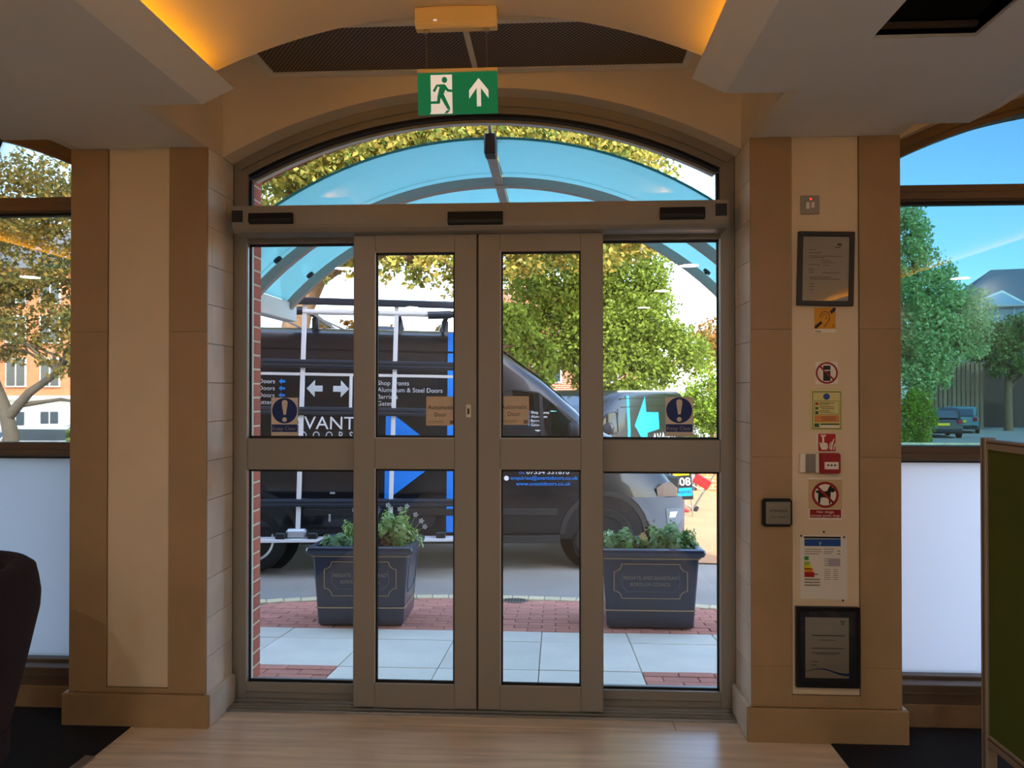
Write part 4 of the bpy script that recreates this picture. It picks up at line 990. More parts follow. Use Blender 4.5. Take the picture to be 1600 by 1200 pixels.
def make_van(label, loc, rot, zf=1.0):
    r = thing('van', label, 'van', loc, rot=rot)
    zm = lambda z: z if z < 1.0 else 1.0 + (z - 1.0) * zf
    vs = []; fs = []; HWY = 1.02
    def half(sec):
        x, zt_, hw, ti = sec; zt_ = zm(zt_); zb = 0.33 if x < 4.5 else 0.30
        out = []
        for fr, dz, ii in ((0, 0, .05), (0, .10, 0), (.3, 0, 0), (.55, 0, 0), (1, -.16, ti * .6), (1, -.07, ti + .03), (1, -.02, ti + .12), (1, 0, ti + .28)):
            z = zb + fr * (zt_ - zb) + dz; out.append((hw - inset(z) - ii, z))
        out.append((0.0, zt_ + 0.015)); return out
    for sec in SEC:
        h_ = half(sec); pts = [(sec[0], HWY - a, z) for a, z in h_] + [(sec[0], HWY + a, z) for a, z in h_[-2::-1]]; vs += pts
    m_ = 17
    for i in range(len(SEC) - 1):
        for k in range(m_): fs.append((i*m_ + k, i*m_ + (k+1) % m_, (i+1)*m_ + (k+1) % m_, (i+1)*m_ + k))
    fs += [tuple(range(m_))[::-1], tuple(range((len(SEC)-1)*m_, len(SEC)*m_))]
    body = MB().add(vs, fs).build('body', 'van_paint', r)
    win = [(2.60, 1.36), (2.60, 1.955), (2.70, 1.975), (3.0, 1.935), (3.17, 1.81), (3.46, 1.53), (3.50, 1.40), (3.42, 1.36)]
    win = [(x, zm(z)) for x, z in win]
    cut = MB()
    for cx_ in (0.0, 3.75):
        for (ya, yb) in ((-0.2, 0.33), (1.71, 2.25)): cut.lathe([(.455, ya), (.455, yb)], (cx_, 0, .36), 'y', 36)
    bool_cut(body, cut)
    bool_cut(body, MB().prism(win, -.3, 2.4, 'y'))
    me = body.data
    me.polygons.foreach_set('use_smooth', [True] * len(me.polygons)); me.set_sharp_from_angle(angle=R(28))
    body.data.materials.clear(); body.data.materials.append(MATS['van_paint'])
    fn = lambda x, y, z: (x, HWY - interp(x, 2) + inset(z) + y, z)
    fl = lambda x, y, z: (x, HWY + interp(x, 2) - inset(z) - y, z)
    for f_ in (fn, fl):
        MB().prism(win, .012, .018).mapped(f_).build('side_window', 'van_glass', r)
        ws = [(x, z) for x, z in win]; wi_ = [(3.02 + (x - 3.02) * .96, zm(1.64) + (z - zm(1.64)) * .94) for x, z in win]
        MB().band(wi_, ws, -.006, .02, closed=True).mapped(f_).build('window_seal', 'van_trim', r)
        MB().prism([(3.0, zm(1.93)), (3.04, zm(1.90)), (3.075, zm(1.37)), (3.03, zm(1.37))], -.008, .02).mapped(f_).build('window_divider', 'van_trim', r)
    # cab furniture seen through the side glass
    for y in (0.45, 1.55):
        MB().prism([(2.45, 1.0), (2.62, 1.02), (2.72, zm(1.55)), (2.66, zm(1.86)), (2.56, zm(1.86)), (2.50, zm(1.5))], y - .2, y + .2).build('cab_seat', 'seat_dark', r, bevel=0.02)
    MB().prism([(3.28, 1.36), (3.60, 1.36), (3.60, zm(1.46)), (3.40, zm(1.50))], .25, 1.8).build('dashboard', 'cab_cream', r)
    sec_y = []
    wsr = [(2.62, .0), (3.0, .0), (3.3, 0), (3.58, 0)]
    vs = []; fs = []
    for (x, _) in wsr:
        zt_ = zm(interp(x, 1)) + .022; w_ = interp(x, 2) - inset(zt_) - interp(x, 3) - .24
        vs += [(x, HWY - w_, zt_ - .004), (x, HWY, zt_ + .006), (x, HWY + w_, zt_ - .004)]
    for i in range(3):
        for k in range(2): fs.append((3*i + k, 3*i + k + 1, 3*i + 4 + k, 3*i + 3 + k))
    MB().add(vs, fs).build('windscreen', mat('windscreen', '#1c2630', 0.05, coat=0.8) if 'windscreen' not in MATS else 'windscreen', r)
    for cx_ in (0.0, 3.75):
        for (y0, s) in ((-.005, 1), (2.045, -1)):
            w_ = tag(empty('wheel', (cx_, y0, .345))); w_.parent = r
            pr = [(.215, .03), (.235, .0), (.31, .0), (.335, .03), (.345, .07), (.345, .18), (.33, .22), (.22, .22)]
            MB().lathe([(a, s*b) for a, b in pr], (0, 0, 0), 'y', 40).build('tyre', 'tyre', w_, smooth=40)
            MB().lathe([(.225, s*.05), (.222, s*.012), (.20, s*.02), (.19, s*.07)], (0, 0, 0), 'y', 40).build('rim', 'rim_silver', w_, smooth=40)
            hub = MB().lathe([(.19, s*.075), (.188, s*.06), (.11, s*.045), (.06, s*.01), (.03, s*.006)], (0, 0, 0), 'y', 40)
            hub.build('wheel_disc', 'rim_silver', w_, smooth=30)
            hl = MB()
            for k in range(8): a = 2*PI*k/8; hl.lathe([(.026, s*.040), (.026, s*.062)], (.148*math.cos(a), 0, .148*math.sin(a)), 'y', 10)
            hl.build('vent_holes', 'van_arch', w_)
        arcp = lambda rr: [(cx_ + rr*math.cos(R(a)), .36 + rr*math.sin(R(a))) for a in range(-4, 185, 9)]
        MB().band(arcp(.448), arcp(.505), -.012, .03).mapped(fn).build('arch_trim', 'van_trim', r, smooth=30)
        MB().band(arcp(.448), arcp(.505), -.012, .03).mapped(fl).build('arch_trim', 'van_trim', r, smooth=30)
        for ya in (.30, 1.72): MB().lathe([(.452, ya), (.452, ya + .02)], (cx_, 0, .36), 'y', 30).build('wheel_well', 'van_arch', r)
        box('axle', 'van_arch', (cx_ - .05, cx_ + .05, .2, 1.84, .30, .40), r)
    for f_ in (fn, fl):
        MB().box(.50, 3.25, -.02, .05, .30, .38).mapped(f_).build('sill_step', 'van_trim', r, bevel=0.004)
        MB().box(.52, 3.22, -.014, .01, .60, .67).mapped(f_).build('rub_strip', 'van_trim', r, bevel=0.004)
        gl = MB()
        for x, z0, z1 in ((1.02, .5, zm(2.42)), (2.56, .42, zm(2.05)), (3.50, .70, zm(1.40)), (-.1, .9, zm(2.3))): gl.box(x - .004, x + .004, -.002, .004, z0, z1)
        gl.box(-.9, 2.5, -.002, .004, .80, .808); gl.mapped(f_).build('panel_gap', 'van_arch', r)
        cl = MB()
        for zc_ in (2.08, 2.34): cl.box(-.85, 2.4, -.007, .01, zm(zc_), zm(zc_) + .022)
        cl.mapped(f_).build('body_crease', 'van_paint', r)
        MB().box(2.66, 2.86, -.018, .0, 1.20, 1.235).mapped(f_).build('door_handle', 'van_trim', r, bevel=0.006)
        MB().prism([(4.34, .885), (4.35, .80), (4.60, .79), (4.605, .88), (4.52, .95), (4.42, .945)], -.008, .03).sliced(XS_, (.85, .9)).mapped(f_).build('headlight', 'lamp_clear', r, bevel=0.004)
        MB().prism([(4.04, .79), (4.13, .71), (4.205, .60), (4.245, .50), (4.262, .40), (4.262, .31), (4.62, .33), (4.70, .42), (4.73, .58), (4.715, .70), (4.66, .785)], -.014, .05).sliced(XS_, (.4, .5, .6, .7)).mapped(f_).build('bumper_side', mat('bumper_grey', '#5a626e', 0.4) if 'bumper_grey' not in MATS else 'bumper_grey', r, smooth=40)
        MB().prism([(4.47, .50), (4.45, .66), (4.67, .66), (4.69, .54), (4.62, .48)], -.022, .0).sliced(XS_, (.56, .62)).mapped(f_).build('fog_recess', 'fog_grey', r)
        MB().prism([(4.49, .56), (4.50, .625), (4.60, .625), (4.57, .56)], -.028, -.01).sliced(XS_, ()).mapped(f_).build('fog_lamp', 'fog_lens', r)
    box('bumper_front', 'bumper_grey', (4.66, 4.76, .28, 1.76, .32, .74), r, bevel=0.03, seg=2)
    box('grille', 'van_trim', (4.58, 4.72, .38, 1.66, .78, .98), r, bevel=0.02)
    box('number_plate', 'vinyl_white', (4.755, 4.766, .76, 1.28, .50, .61), r)
    box('rear_bumper', 'van_trim', (-1.08, -.98, .10, 1.94, .34, .52), r, bevel=0.02)
    box('rear_plate', 'plate_yellow', (-1.035, -1.02, .40, .92, .78, .89), r)
    for y in (.02, 1.90): box('tail_lamp', mat('tail_red', '#a01418', 0.3) if 'tail_red' not in MATS else 'tail_red', (-1.03, -.97, y, y + .12, .85, 1.45), r, bevel=0.01)
    for (f_, s) in ((fn, -1), (fl, 1)):
        p = Vector(f_(3.36, 0, zm(1.52)))
        mo = MB().lathe([(.02, -.11), (.085, -.10), (.115, -.02), (.115, .05), (.09, .10), (.03, .115)], (0, 0, 0), 'x', 18)
        mo.mapped(lambda x, y, z: (p.x + x*.55, p.y + s*.17 + y*.95, p.z + z*1.0)).build('mirror', 'van_trim', r, smooth=40)
        MB().tube([p, p + Vector((0, s*.12, -.05))], .03, 8).build('mirror_arm', 'van_trim', r)
    return r, fn, fl, zm
van, fn, fl, zm = make_van('tall black panel van with white racks and Avanti Doors lettering outside the doors', (-3.16, 4.17, gz(-3.16, 4.17) - 0.004), (0, R(0.9), R(10)))
van['label'] = 'tall black panel van with white side racks and white lettering, parked outside the doors'
# livery on the near side
def vt(body, x, z, h_, w_=None, m='vinyl_white', bold=False, off=-.004): return text('lettering', body, m, van, x, off, z, h_, w_, 'LEFT', fn=fn, bold=bold)
VXS = [q_[0] for q_ in SEC]; VZS = (.55, .8, 1.01, 1.25, 1.4, 1.583, 1.8, 2.1, 2.44, 2.53)
def vp(name, pts, m, off=-.005): return MB().prism(pts, off, .004).sliced(VXS, VZS).mapped(fn).build(name, m, van)
vp('blue_stripe', [(2.003, 2.56), (2.088, 2.56), (2.10, .42), (2.015, .42)], 'vinyl_blue')
vp('blue_arrow', [(1.355, 1.70), (1.40, 1.70), (2.0, 1.24), (1.40, .78), (1.355, .78)], 'vinyl_blue')
for k, nm in enumerate(('Doors', 'Doors', 'Doors', 'Shutters')):
    z = 1.985 - .073 * k
    me = text('lettering', nm, 'vinyl_white', van, .195, -.004, z, .047, None, 'RIGHT', fn=fn)
    vp('small_arrow', [(.235, z + .022), (.265, z + .052), (.265, z + .034), (.30, z + .034), (.30, z + .010), (.265, z + .010), (.265, z - .008)], 'vinyl_blue')
def arrow(x, d): vp('white_arrow', [(x, 1.937), (x + d*.085, 2.028), (x + d*.085, 1.968), (x + d*.165, 1.968), (x + d*.165, 1.906), (x + d*.085, 1.906), (x + d*.085, 1.846)], 'vinyl_white')
arrow(.522, 1); arrow(.962, -1)
vt('AVANTI', .372, 1.51, .14, .70); vt('D  O  O  R  S', .475, 1.405, .085, .54)
for k, nm in enumerate(('Shop Fronts', 'Aluminium & Steel Doors', 'Barriers', 'Gates')): vt(nm, 1.262, 1.985 - .073*k, .05, (None, .69, None, None)[k])
vt('m:', 2.795, 1.046, .05, None, 'vinyl_blue'); vt('07534 331870', 2.873, 1.046, .05, .47)
vt('enquiries@avantidoors.co.uk', 2.70, .985, .042, .74, 'vinyl_blue'); vt('www.avantidoors.co.uk', 2.76, .922, .042, .60, 'vinyl_blue')
MB().lathe([(.026, -.005), (.026, .002)], (2.655, 0, 1.0), 'y', 20).mapped(fn).build('round_badge', 'vinyl_white', van)
vt('AVANTI', 2.65, 1.43, .10, .40, 'vinyl_white', off=.008)
for k, nm in enumerate(('Shop Fronts', 'Aluminium', 'Barriers', 'Gates')):
    vt(nm, 2.92, 1.70 - .045*k, .03, None, 'vinyl_white', off=.008); vp('small_arrow', [(2.88, 1.714 - .045*k), (2.905, 1.734 - .045*k), (2.905, 1.694 - .045*k)], 'vinyl_cyan', .004)
# glass-carrying racks on the near side and roof
YR = -0.18
def vb(name, m, d, bevel=0.003): return box(name, m, d, van, bevel=bevel)
for (x, z0, z1) in ((.52, .40, 2.80), (1.455, .42, 2.82)):
    MB().prism([(x - .022 - .03, z0), (x + .022 - .03, z0), (x + .022, z1), (x - .022, z1)], YR - .022, YR + .022).build('rack_post', 'rack_white', van, bevel=0.003)
vb('rack_post', 'rack_white', (.985, 1.015, YR - .015, YR + .015, 1.72, 2.08)); vb('rack_post', 'rack_white', (-.62, -.575, YR - .022, YR + .022, .40, 2.80))
for (x0, x1, z, h_) in ((-.9, 2.16, 2.19, .085), (-.9, 2.16, 1.705, .085), (-.9, 2.16, .765, .075)):
    q = tag(vb('rack_rail', 'rack_dark', (x0, x1, YR - .045, YR + .02, z - h_/2, z + h_/2), 0.004))
    for dz in (-.22, .22): vb('rail_rib', 'rack_dark', (x0, x1, YR - .052, YR - .044, z + dz*h_ - .008, z + dz*h_ + .008), 0.002)
for (z, h_) in ((2.083, .030), (1.109, .032)): vb('thin_rail', 'rack_white', (-.9, 2.16, YR - .012, YR + .012, z - h_/2, z + h_/2))
vb('rack_shelf', 'rack_white', (-.9, 2.16, YR - .11, YR + .06, .375, .405))
for x in (.28, .60, 1.9): vb('rubber_block', 'black_plastic', (x, x + .10, YR - .10, YR + .02, .405, .47), 0.01)
vb('shelf_clamp', 'rim_silver', (.38, .58, YR - .06, YR + .03, .405, .50), 0.02)
vb('roof_rail', 'rack_dark', (.30, 2.50, YR - .05, YR + .03, 2.80, 2.87), 0.008)
MB().tube([(-.95, YR, 2.715), (2.0, YR, 2.735)], .030, 12).build('roof_tube', 'rack_white', van)
for (x0, x1) in ((.26, .50), (1.78, 2.02)): MB().tube([(x0, YR, 2.722), (x1, YR, 2.735)], .042, 12).build('tube_clamp', 'rack_dark', van)
MB().tube([(2.0, YR, 2.735), (2.16, YR + .02, 2.75), (2.28, YR + .06, 2.80)], .036, 10).build('tube_end', 'rack_dark', van)
for x in (-.6, .55, 1.45, 1.95):
    vb('roof_bar', 'rack_dark', (x, x + .05, YR, 2.2, 2.70, 2.74)); 
    for y in (.22, 1.78): vb('roof_bar_foot', 'rack_dark', (x - .01, x + .06, y, y + .06, 2.55, 2.70))
for x in (.52, 1.455, -.6):
    for z in (2.19, .765): vb('rack_bracket', 'rack_dark', (x - .03, x + .03, YR, .03, z - .02, z + .02))
for (x, d) in ((.18, .28), (.60, .3)): MB().prism([(x, 2.69), (x + .05, 2.69), (x + d, 2.58), (x + d - .05, 2.58)], .1, .16).build('roof_brace', 'rim_silver', van)
MB().lathe([(.30, 2.61), (.28, 2.64), (.16, 2.68), (.05, 2.685)], (1.25, 1.0, 0), 'z', 26).build('roof_vent', 'rack_dark', van, smooth=40)
vb('lock_hasp', 'rim_silver', (.78, .80, -.03, 0, .54, .62)); vb('lock_hasp', 'rim_silver', (.79, .84, -.03, 0, .83, .85))

# second, lower van further back, nose towards the viewer's left
hd_ = Vector((-0.50, -0.866, 0)); ang = math.atan2(hd_.y, hd_.x)
stripe = Vector((1.50, 12.2, 0)); o2 = stripe - hd_ * 2.08 - Vector((-hd_.y, hd_.x, 0)) * 2.04
van2, fn2, fl2, zm2 = make_van('low dark van with bright blue arrow on its side, parked behind the tall van', (o2.x, o2.y, gz(1.5, 12.2) - .02), (0, 0, ang), 0.66)
def vp2(name, pts, m): return MB().prism(pts, -.006, .004).sliced(VXS, (.5, .7, .85, 1.0, 1.1, 1.25, 1.4, 1.55, 1.7, 1.85)).mapped(fl2).build(name, m, van2)
vp2('blue_stripe', [(2.02, 1.95), (2.14, 1.95), (2.20, .40), (2.08, .40)], 'vinyl_cyan')
vp2('blue_arrow', [(1.82, 1.33), (1.22, 1.92), (1.20, 1.60), (.55, 1.58), (.55, 1.22), (1.20, 1.16), (1.18, .80)], 'vinyl_cyan')
text('lettering', 'AVANTI', 'vinyl_white', van2, .92, -.004, .94, .20, 1.3, 'LEFT', fn=fl2, flip=True)
for y in (1.85, .2): MB().tube([(-.8, y, 2.03), (2.2, y, 2.03)], .03, 8).build('roof_rail', 'rim_silver', van2)
for x in (-.6, 2.0):
    for y in (1.85, .2): MB().tube([(x, y, 1.93), (x, y, 2.03)], .02, 8).build('roof_rail_foot', 'rim_silver', van2)

# ---------------------------------------------------------------- trees and hedges
mat('bark', '#7a5f44', 0.95, var=0.25, vscale=14, bump=0.6, bscale=40)
mat('bark_grey', '#6a6258', 0.95, var=0.25, vscale=14, bump=0.6, bscale=40)
leaf_mat('leaf_autumn', ['#5f7a3c', '#84964e', '#a4a868', '#c4be7c', '#6c864a', '#94a05c', '#d0b85e'], 0.4)
leaf_mat('leaf_lime', ['#8a9c46', '#aab458', '#ccca72', '#98a650', '#e0d888', '#728434'], 0.42)
leaf_mat('leaf_green', ['#3f6238', '#5b8046', '#7a9a55', '#4c7048', '#93ad62'], 0.4)
leaf_mat('leaf_dark', ['#566e48', '#788c56', '#98a862', '#647c52', '#b0b66c', '#b89850'], 0.4)
leaf_mat('leaf_hedge', ['#8fa838', '#a9bd45', '#c8cc58', '#7f9a3a'], 0.4)
leaf_mat('leaf_rust', ['#b0683c', '#c98a4a', '#a8605a', '#d09a5a', '#8a8a4a'], 0.4)
leaf_mat('leaf_teal', ['#7cac68', '#9cc47c', '#b8d48c', '#84b472', '#d0dc98'], 0.45)
def blob_points(blobs, n, seed, shell=0.55):
    rg = np.random.default_rng(seed); vol = np.array([b[3]*b[4]*b[5] for b in blobs]) ** 0.72; cnt = (vol / vol.sum() * n).astype(int); out = []
    for b, k in zip(blobs, cnt):
        u = rg.normal(size=(k, 3)); u /= np.linalg.norm(u, axis=1)[:, None]
        cl = rg.normal(size=(max(6, k // 55), 3)); cl /= np.linalg.norm(cl, axis=1)[:, None]      # twig clusters
        pick = cl[rg.integers(0, len(cl), k)]; u = pick + 0.26 * u; u /= np.linalg.norm(u, axis=1)[:, None]
        rad = shell + (1.05 - shell) * rg.random(k) ** 0.8
        p = u * rad[:, None] * np.array(b[3:6]) + np.array(b[:3]) + rg.normal(size=(k, 3)) * 0.05 * min(b[3:6]); out.append(p)
    return np.concatenate(out)
def tree(name, label, base, limbs, blobs, n, size, leafm, seed, barkm='bark', cat='tree', group=None, shell=0.55):
    """base: foot; limbs: list of (points, radii) in world coordinates; blobs: crown ellipsoids (world)"""
    bx_, by_ = base; bz = gz(bx_, by_) - 0.05; r = thing(name, label, cat, (bx_, by_, bz), group=group); off = np.array([bx_, by_, bz])
    p = blob_points(blobs, n, seed, shell) - off; p = p[p[:, 2] > 0.05]
    cloud_obj('foliage', leaf_cloud(p, size, seed + 50, 0.2), leafm, r)
    if limbs:
        mb = MB(); rr = random.Random(seed)
        for (pts, rad) in limbs: mb.tube([Vector(q) - Vector(off) for q in pts], rad, 9)
        tips = [Vector(q) for (pts, _) in limbs for q in pts[1:]]
        for b in blobs:
            c = Vector(b[:3]); s0 = min(tips, key=lambda q: (q - c).length)
            for k in range(3):
                e = c + Vector([rr.uniform(-.7, .7) * b[3 + j] for j in range(3)]); m_ = (s0 + e)/2 + Vector((rr.uniform(-.2, .2), rr.uniform(-.2, .2), rr.uniform(0, .3)))
                mb.tube([s0 - Vector(off), m_ - Vector(off), e - Vector(off)], [.05, .032, .010], 6)
        mb.build('trunk', barkm, r, smooth=50)
    return r
def g_(x, y): return gz(x, y) - .05
# large autumn tree behind the tall van
tree('autumn_tree', 'big yellow green autumn tree with thick leaning trunk behind the tall van', (-5.6, 11.2),
     [([(-5.6, 11.2, g_(-5.6, 11.2)), (-5.35, 11.2, 1.4), (-4.95, 11.1, 3.1), (-4.55, 11.0, 3.75), (-3.7, 10.9, 4.2), (-2.4, 10.9, 4.05), (-1.2, 10.9, 4.4)], [.34, .30, .26, .20, .14, .09, .04]),
      ([(-5.0, 11.1, 3.0), (-5.2, 11.1, 4.5), (-4.9, 11.1, 6.0), (-5.2, 11, 7.4)], [.24, .20, .15, .06]), ([(-4.4, 11.0, 3.8), (-3.2, 11.2, 5.4), (-1.2, 11.4, 6.3), (0.6, 11.6, 6.5)], [.18, .14, .09, .04])],
     [(-5.9, 11, 6.6, 1.9, 1.5, 1.5), (-3.8, 10.8, 6.4, 1.8, 1.5, 1.3), (-2.0, 11, 6.2, 1.7, 1.4, 1.2), (-0.2, 11.2, 6.3, 1.6, 1.4, 1.2), (1.2, 11.6, 6.0, 1.2, 1.2, 1.25), (-4.1, 10.7, 4.15, .75, .6, .55), (-3.3, 10.7, 4.6, .7, .6, .5),
      (-2.6, 10.6, 4.1, .9, .6, .62), (-1.8, 10.6, 3.85, .65, .6, .6), (-1.3, 10.6, 4.2, .75, .6, .75), (-0.4, 10.8, 4.5, 1.0, .8, .8), (0.7, 11, 4.6, 1.0, .8, .8), (1.5, 11.4, 4.9, .8, .8, .9), (-6.6, 11.3, 4.6, .9, .8, .9), (-4.6, 10.8, 5.2, .9, .7, .6), (-2.8, 10.8, 5.2, 1.1, .7, .6), (-.9, 10.8, 5.3, 1.1, .7, .6), (.8, 11, 5.5, 1.0, .7, .6)], 66000, .115, 'leaf_autumn', 11, shell=.35)
tree('broad_tree', 'dense yellow green tree seen through the right sliding leaf and right screen', (1.1, 19.5),
     [([(1.1, 19.5, g_(1.1, 19.5)), (1.15, 19.5, 1.6), (1.0, 19.4, 3.2), (1.1, 19.4, 4.6)], [.22, .18, .14, .06]), ([(1.1, 19.5, 1.8), (2.2, 19.3, 2.8), (2.8, 19.2, 3.4)], [.12, .09, .04]), ([(1.1, 19.5, 1.6), (0.0, 19.3, 2.7), (-.7, 19.2, 3.4)], [.12, .08, .04])],
     [(0.2, 19.2, 5.0, 1.8, 1.3, 1.4), (1.9, 19.3, 5.2, 1.5, 1.3, 1.5), (-.6, 19, 3.1, 1.4, 1.1, 1.2), (1.0, 18.8, 3.2, 1.3, 1.2, 1.4), (2.4, 19, 3.6, 1.2, 1.1, 1.2), (3.3, 19, 2.6, 1.2, 1, .9), (1.9, 18.7, 2.0, 1.5, 1, .9), (0.3, 19, 6.4, 1.5, 1.2, 1.2)], 58000, .125, 'leaf_lime', 12, shell=.35)
tree('shrub', 'yellow green bushy shrub behind the orange garden wall', (4.3, 15.6), [([(4.3, 15.6, g_(4.3, 15.6)), (4.3, 15.6, .6), (4.4, 15.6, 1.4)], [.09, .07, .03])],
     [(4.0, 15.5, 1.3, .9, .7, .9), (4.9, 15.6, 1.5, .9, .8, 1.0), (3.3, 15.7, .9, .7, .6, .8), (5.6, 15.8, 1.2, .9, .8, 1.0)], 14000, .09, 'leaf_hedge', 13, cat='shrub')
tree('shrub', 'reddish autumn shrub beyond the right side screen', (4.9, 21.0), [([(4.9, 21, g_(4.9, 21)), (4.9, 21, 1.6), (4.7, 21, 2.6)], [.1, .08, .03])],
     [(4.3, 21, 2.9, .8, .7, .7), (5.3, 21, 3.0, 1.0, .8, .9), (6.3, 21.2, 2.6, 1.0, .8, 1.0)], 3800, .15, 'leaf_rust', 14, cat='shrub', shell=.3)
tree('shrub', 'orange leaved shrub glimpsed over the tall van roof', (-6.6, 20.0), [([(-6.6, 20, g_(-6.6, 20)), (-6.6, 20, 2.0), (-6.5, 20, 2.9)], [.1, .08, .03])],
     [(-7.6, 20, 3.0, .9, .8, .75), (-6.2, 20, 3.1, .9, .8, .6), (-5.0, 20.2, 2.8, .7, .7, .7), (-3.2, 20.3, 2.9, .7, .6, .7)], 3200, .17, 'leaf_rust', 15, cat='shrub')
tree('shrub', 'yellow green shrub at the front end of the tall van roof', (-1.9, 16.2), [([(-1.9, 16.2, g_(-1.9, 16.2)), (-1.9, 16.2, 1.8), (-1.8, 16.2, 2.6)], [.1, .08, .03])],
     [(-2.0, 16.2, 2.7, .6, .6, .65), (-1.2, 16.2, 2.9, .6, .6, .9), (-.6, 16.4, 2.2, .7, .6, .8)], 3600, .15, 'leaf_lime', 16, cat='shrub')
tree('broad_tree', 'tall green tree crown far behind the tall van, above the canopy', (-4.57, 15.0),
     [([(-4.57, 15, g_(-4.57, 15)), (-4.57, 15, 3), (-4.4, 15, 5.4), (-3.6, 15, 7.6)], [.2, .18, .14, .06]), ([(-4.5, 15, 5), (-1.5, 15, 6.4), (.5, 15, 7.2)], [.12, .08, .05]), ([(-4.5, 15, 5), (-6, 15, 6.4), (-7.4, 15, 7.2)], [.12, .08, .05])],
     [(-7.3, 15, 6.9, 1.6, 1.1, 1.4), (-5.2, 15, 7.4, 1.7, 1.1, 1.3), (-3.1, 15, 7.5, 1.7, 1.1, 1.3), (-1.0, 15, 7.4, 1.7, 1.1, 1.3), (.8, 15, 7.0, 1.15, 1.1, 1.25), (-4.1, 15, 8.6, 2.3, 1.1, 1.1), (-1.4, 15, 8.5, 2.0, 1.1, 1.1), (-8.0, 15, 5.7, .9, .9, .9)], 34000, .13, 'leaf_green', 31, shell=.3)
tree('broad_tree', 'green tree in the yard hidden behind the right pier', (9.2, 22.0), [([(9.2, 22, g_(9.2, 22)), (9.2, 22, 2.2), (9.3, 22, 4.2)], [.2, .16, .06])],
     [(8.4, 22, 3.9, 1.4, 1.2, 1.3), (10.0, 22, 4.3, 1.5, 1.2, 1.4), (9.2, 22, 5.6, 1.3, 1.1, 1.2), (10.6, 22, 3.0, 1.1, 1, .9)], 14000, .15, 'leaf_green', 41, shell=.35)
tree('broad_tree', 'yellow green tree by the road hidden behind the left pier', (-16.0, 25.0), [([(-16, 25, g_(-16, 25)), (-16, 25, 2.4), (-15.9, 25, 4.6)], [.22, .18, .06])],
     [(-16.8, 25, 4.2, 1.5, 1.2, 1.4), (-15.0, 25, 4.5, 1.5, 1.2, 1.4), (-16, 25, 6.0, 1.4, 1.2, 1.3)], 12000, .17, 'leaf_lime', 42, shell=.35)
# left window: twisted tree and undergrowth
tree('twisted_tree', 'twisted dark leaved tree filling the left window', (-12.9, 14.0),
     [([(-12.9, 14, g_(-12.9, 14)), (-12.8, 14, .5), (-12.95, 14, 1.1), (-13.4, 14, 2.2), (-13.2, 14, 3.6), (-13.7, 14, 5.2)], [.20, .17, .15, .11, .08, .04]), ([(-12.9, 14, .9), (-12.3, 13.9, 1.5), (-11.5, 13.8, 2.0), (-10.8, 13.8, 2.9), (-10.6, 13.8, 4.2)], [.13, .10, .07, .05, .03]),
      ([(-12.6, 14, 1.2), (-11.6, 14, 1.35), (-10.9, 14, 1.25)], [.06, .04, .02])],
     [(-13.6, 13.8, 5.6, 1.6, 1.2, 1.5), (-12.0, 13.8, 5.9, 1.4, 1.2, 1.3), (-11.0, 13.7, 5.2, 1.1, 1.0, 1.2), (-13.2, 13.6, 3.6, 1.3, 1.0, 1.0), (-11.8, 13.6, 4.0, 1.0, .9, .8), (-10.9, 13.6, 3.2, .8, .8, .8), (-12.2, 13.5, 2.7, .9, .8, .6), (-11.2, 13.6, 2.2, .6, .6, .45)], 17000, .11, 'leaf_dark', 17, 'bark_grey', shell=.3)
tree('shrub', 'low green bush at the foot of the twisted tree', (-12.4, 12.4), [], [(-12.6, 12.4, .1, .6, .5, .55), (-11.9, 12.5, .0, .4, .4, .4)], 2600, .09, 'leaf_green', 18, cat='shrub')
tree('shrub', 'spiky leaved bush low at the right of the left window', (-10.3, 12.4), [], [(-10.2, 12.4, .1, .7, .5, .65)], 1600, .14, 'leaf_green', 19, cat='shrub')
# right window
tree('roadside_tree', 'tall leafy green tree at the left of the right window', (15.4, 30.0),
     [([(15.4, 30, g_(15.4, 30)), (15.4, 30, 3), (15.1, 30, 6), (14.9, 30, 8.5)], [.3, .24, .16, .06]), ([(15.4, 30, 2.6), (16.8, 29.6, 3.8), (17.6, 29.6, 4.4)], [.14, .1, .04])],
     [(14.6, 29.6, 7.9, .9, 1.0, 1.5), (14.9, 29.6, 6.0, 1.6, 1.2, 1.5), (16.3, 29.6, 4.8, 1.7, 1.2, 1.2), (15.2, 29.4, 3.6, 1.7, 1.2, 1.5), (16.9, 29.6, 3.7, 1.0, 1.0, .9), (15.3, 29.3, 2.3, .9, .9, 1.0), (14.6, 29.2, 2.2, 1.0, 1.0, 1.2)], 26000, .15, 'leaf_teal', 20, shell=.35)
tree('hedge', 'clipped yellow green hedge beside the road in the right window', (13.2, 27.2), [],
     [(12.4, 27.2, .5, .9, .7, 1.1), (13.3, 27.2, .55, .8, .7, 1.15), (14.0, 27.3, .5, .6, .7, 1.15), (11.4, 27.2, .5, .9, .7, 1.1)], 12000, .10, 'leaf_hedge', 21, cat='hedge')
tree('roadside_tree', 'round crowned tree in front of the far slate roofed building', (26.6, 44.0),
     [([(26.6, 44, g_(26.6, 44)), (26.6, 44, 2.0), (26.9, 44, 4)], [.25, .2, .08]), ([(26.6, 44, 1.6), (27.6, 44, 2.8), (28.4, 44, 3.4)], [.12, .09, .04])],
     [(25.3, 43.6, 4.4, 1.6, 1.3, 1.3), (27.2, 43.6, 4.7, 1.8, 1.3, 1.3), (29.3, 43.6, 4.6, 1.8, 1.3, 1.4), (26.2, 43.4, 3.0, 1.2, 1, .9), (28.5, 43.4, 3.0, 1.4, 1, 1.0), (31, 43.6, 4.2, 1.6, 1.3, 1.5)], 18000, .19, 'leaf_green', 22, shell=.35)
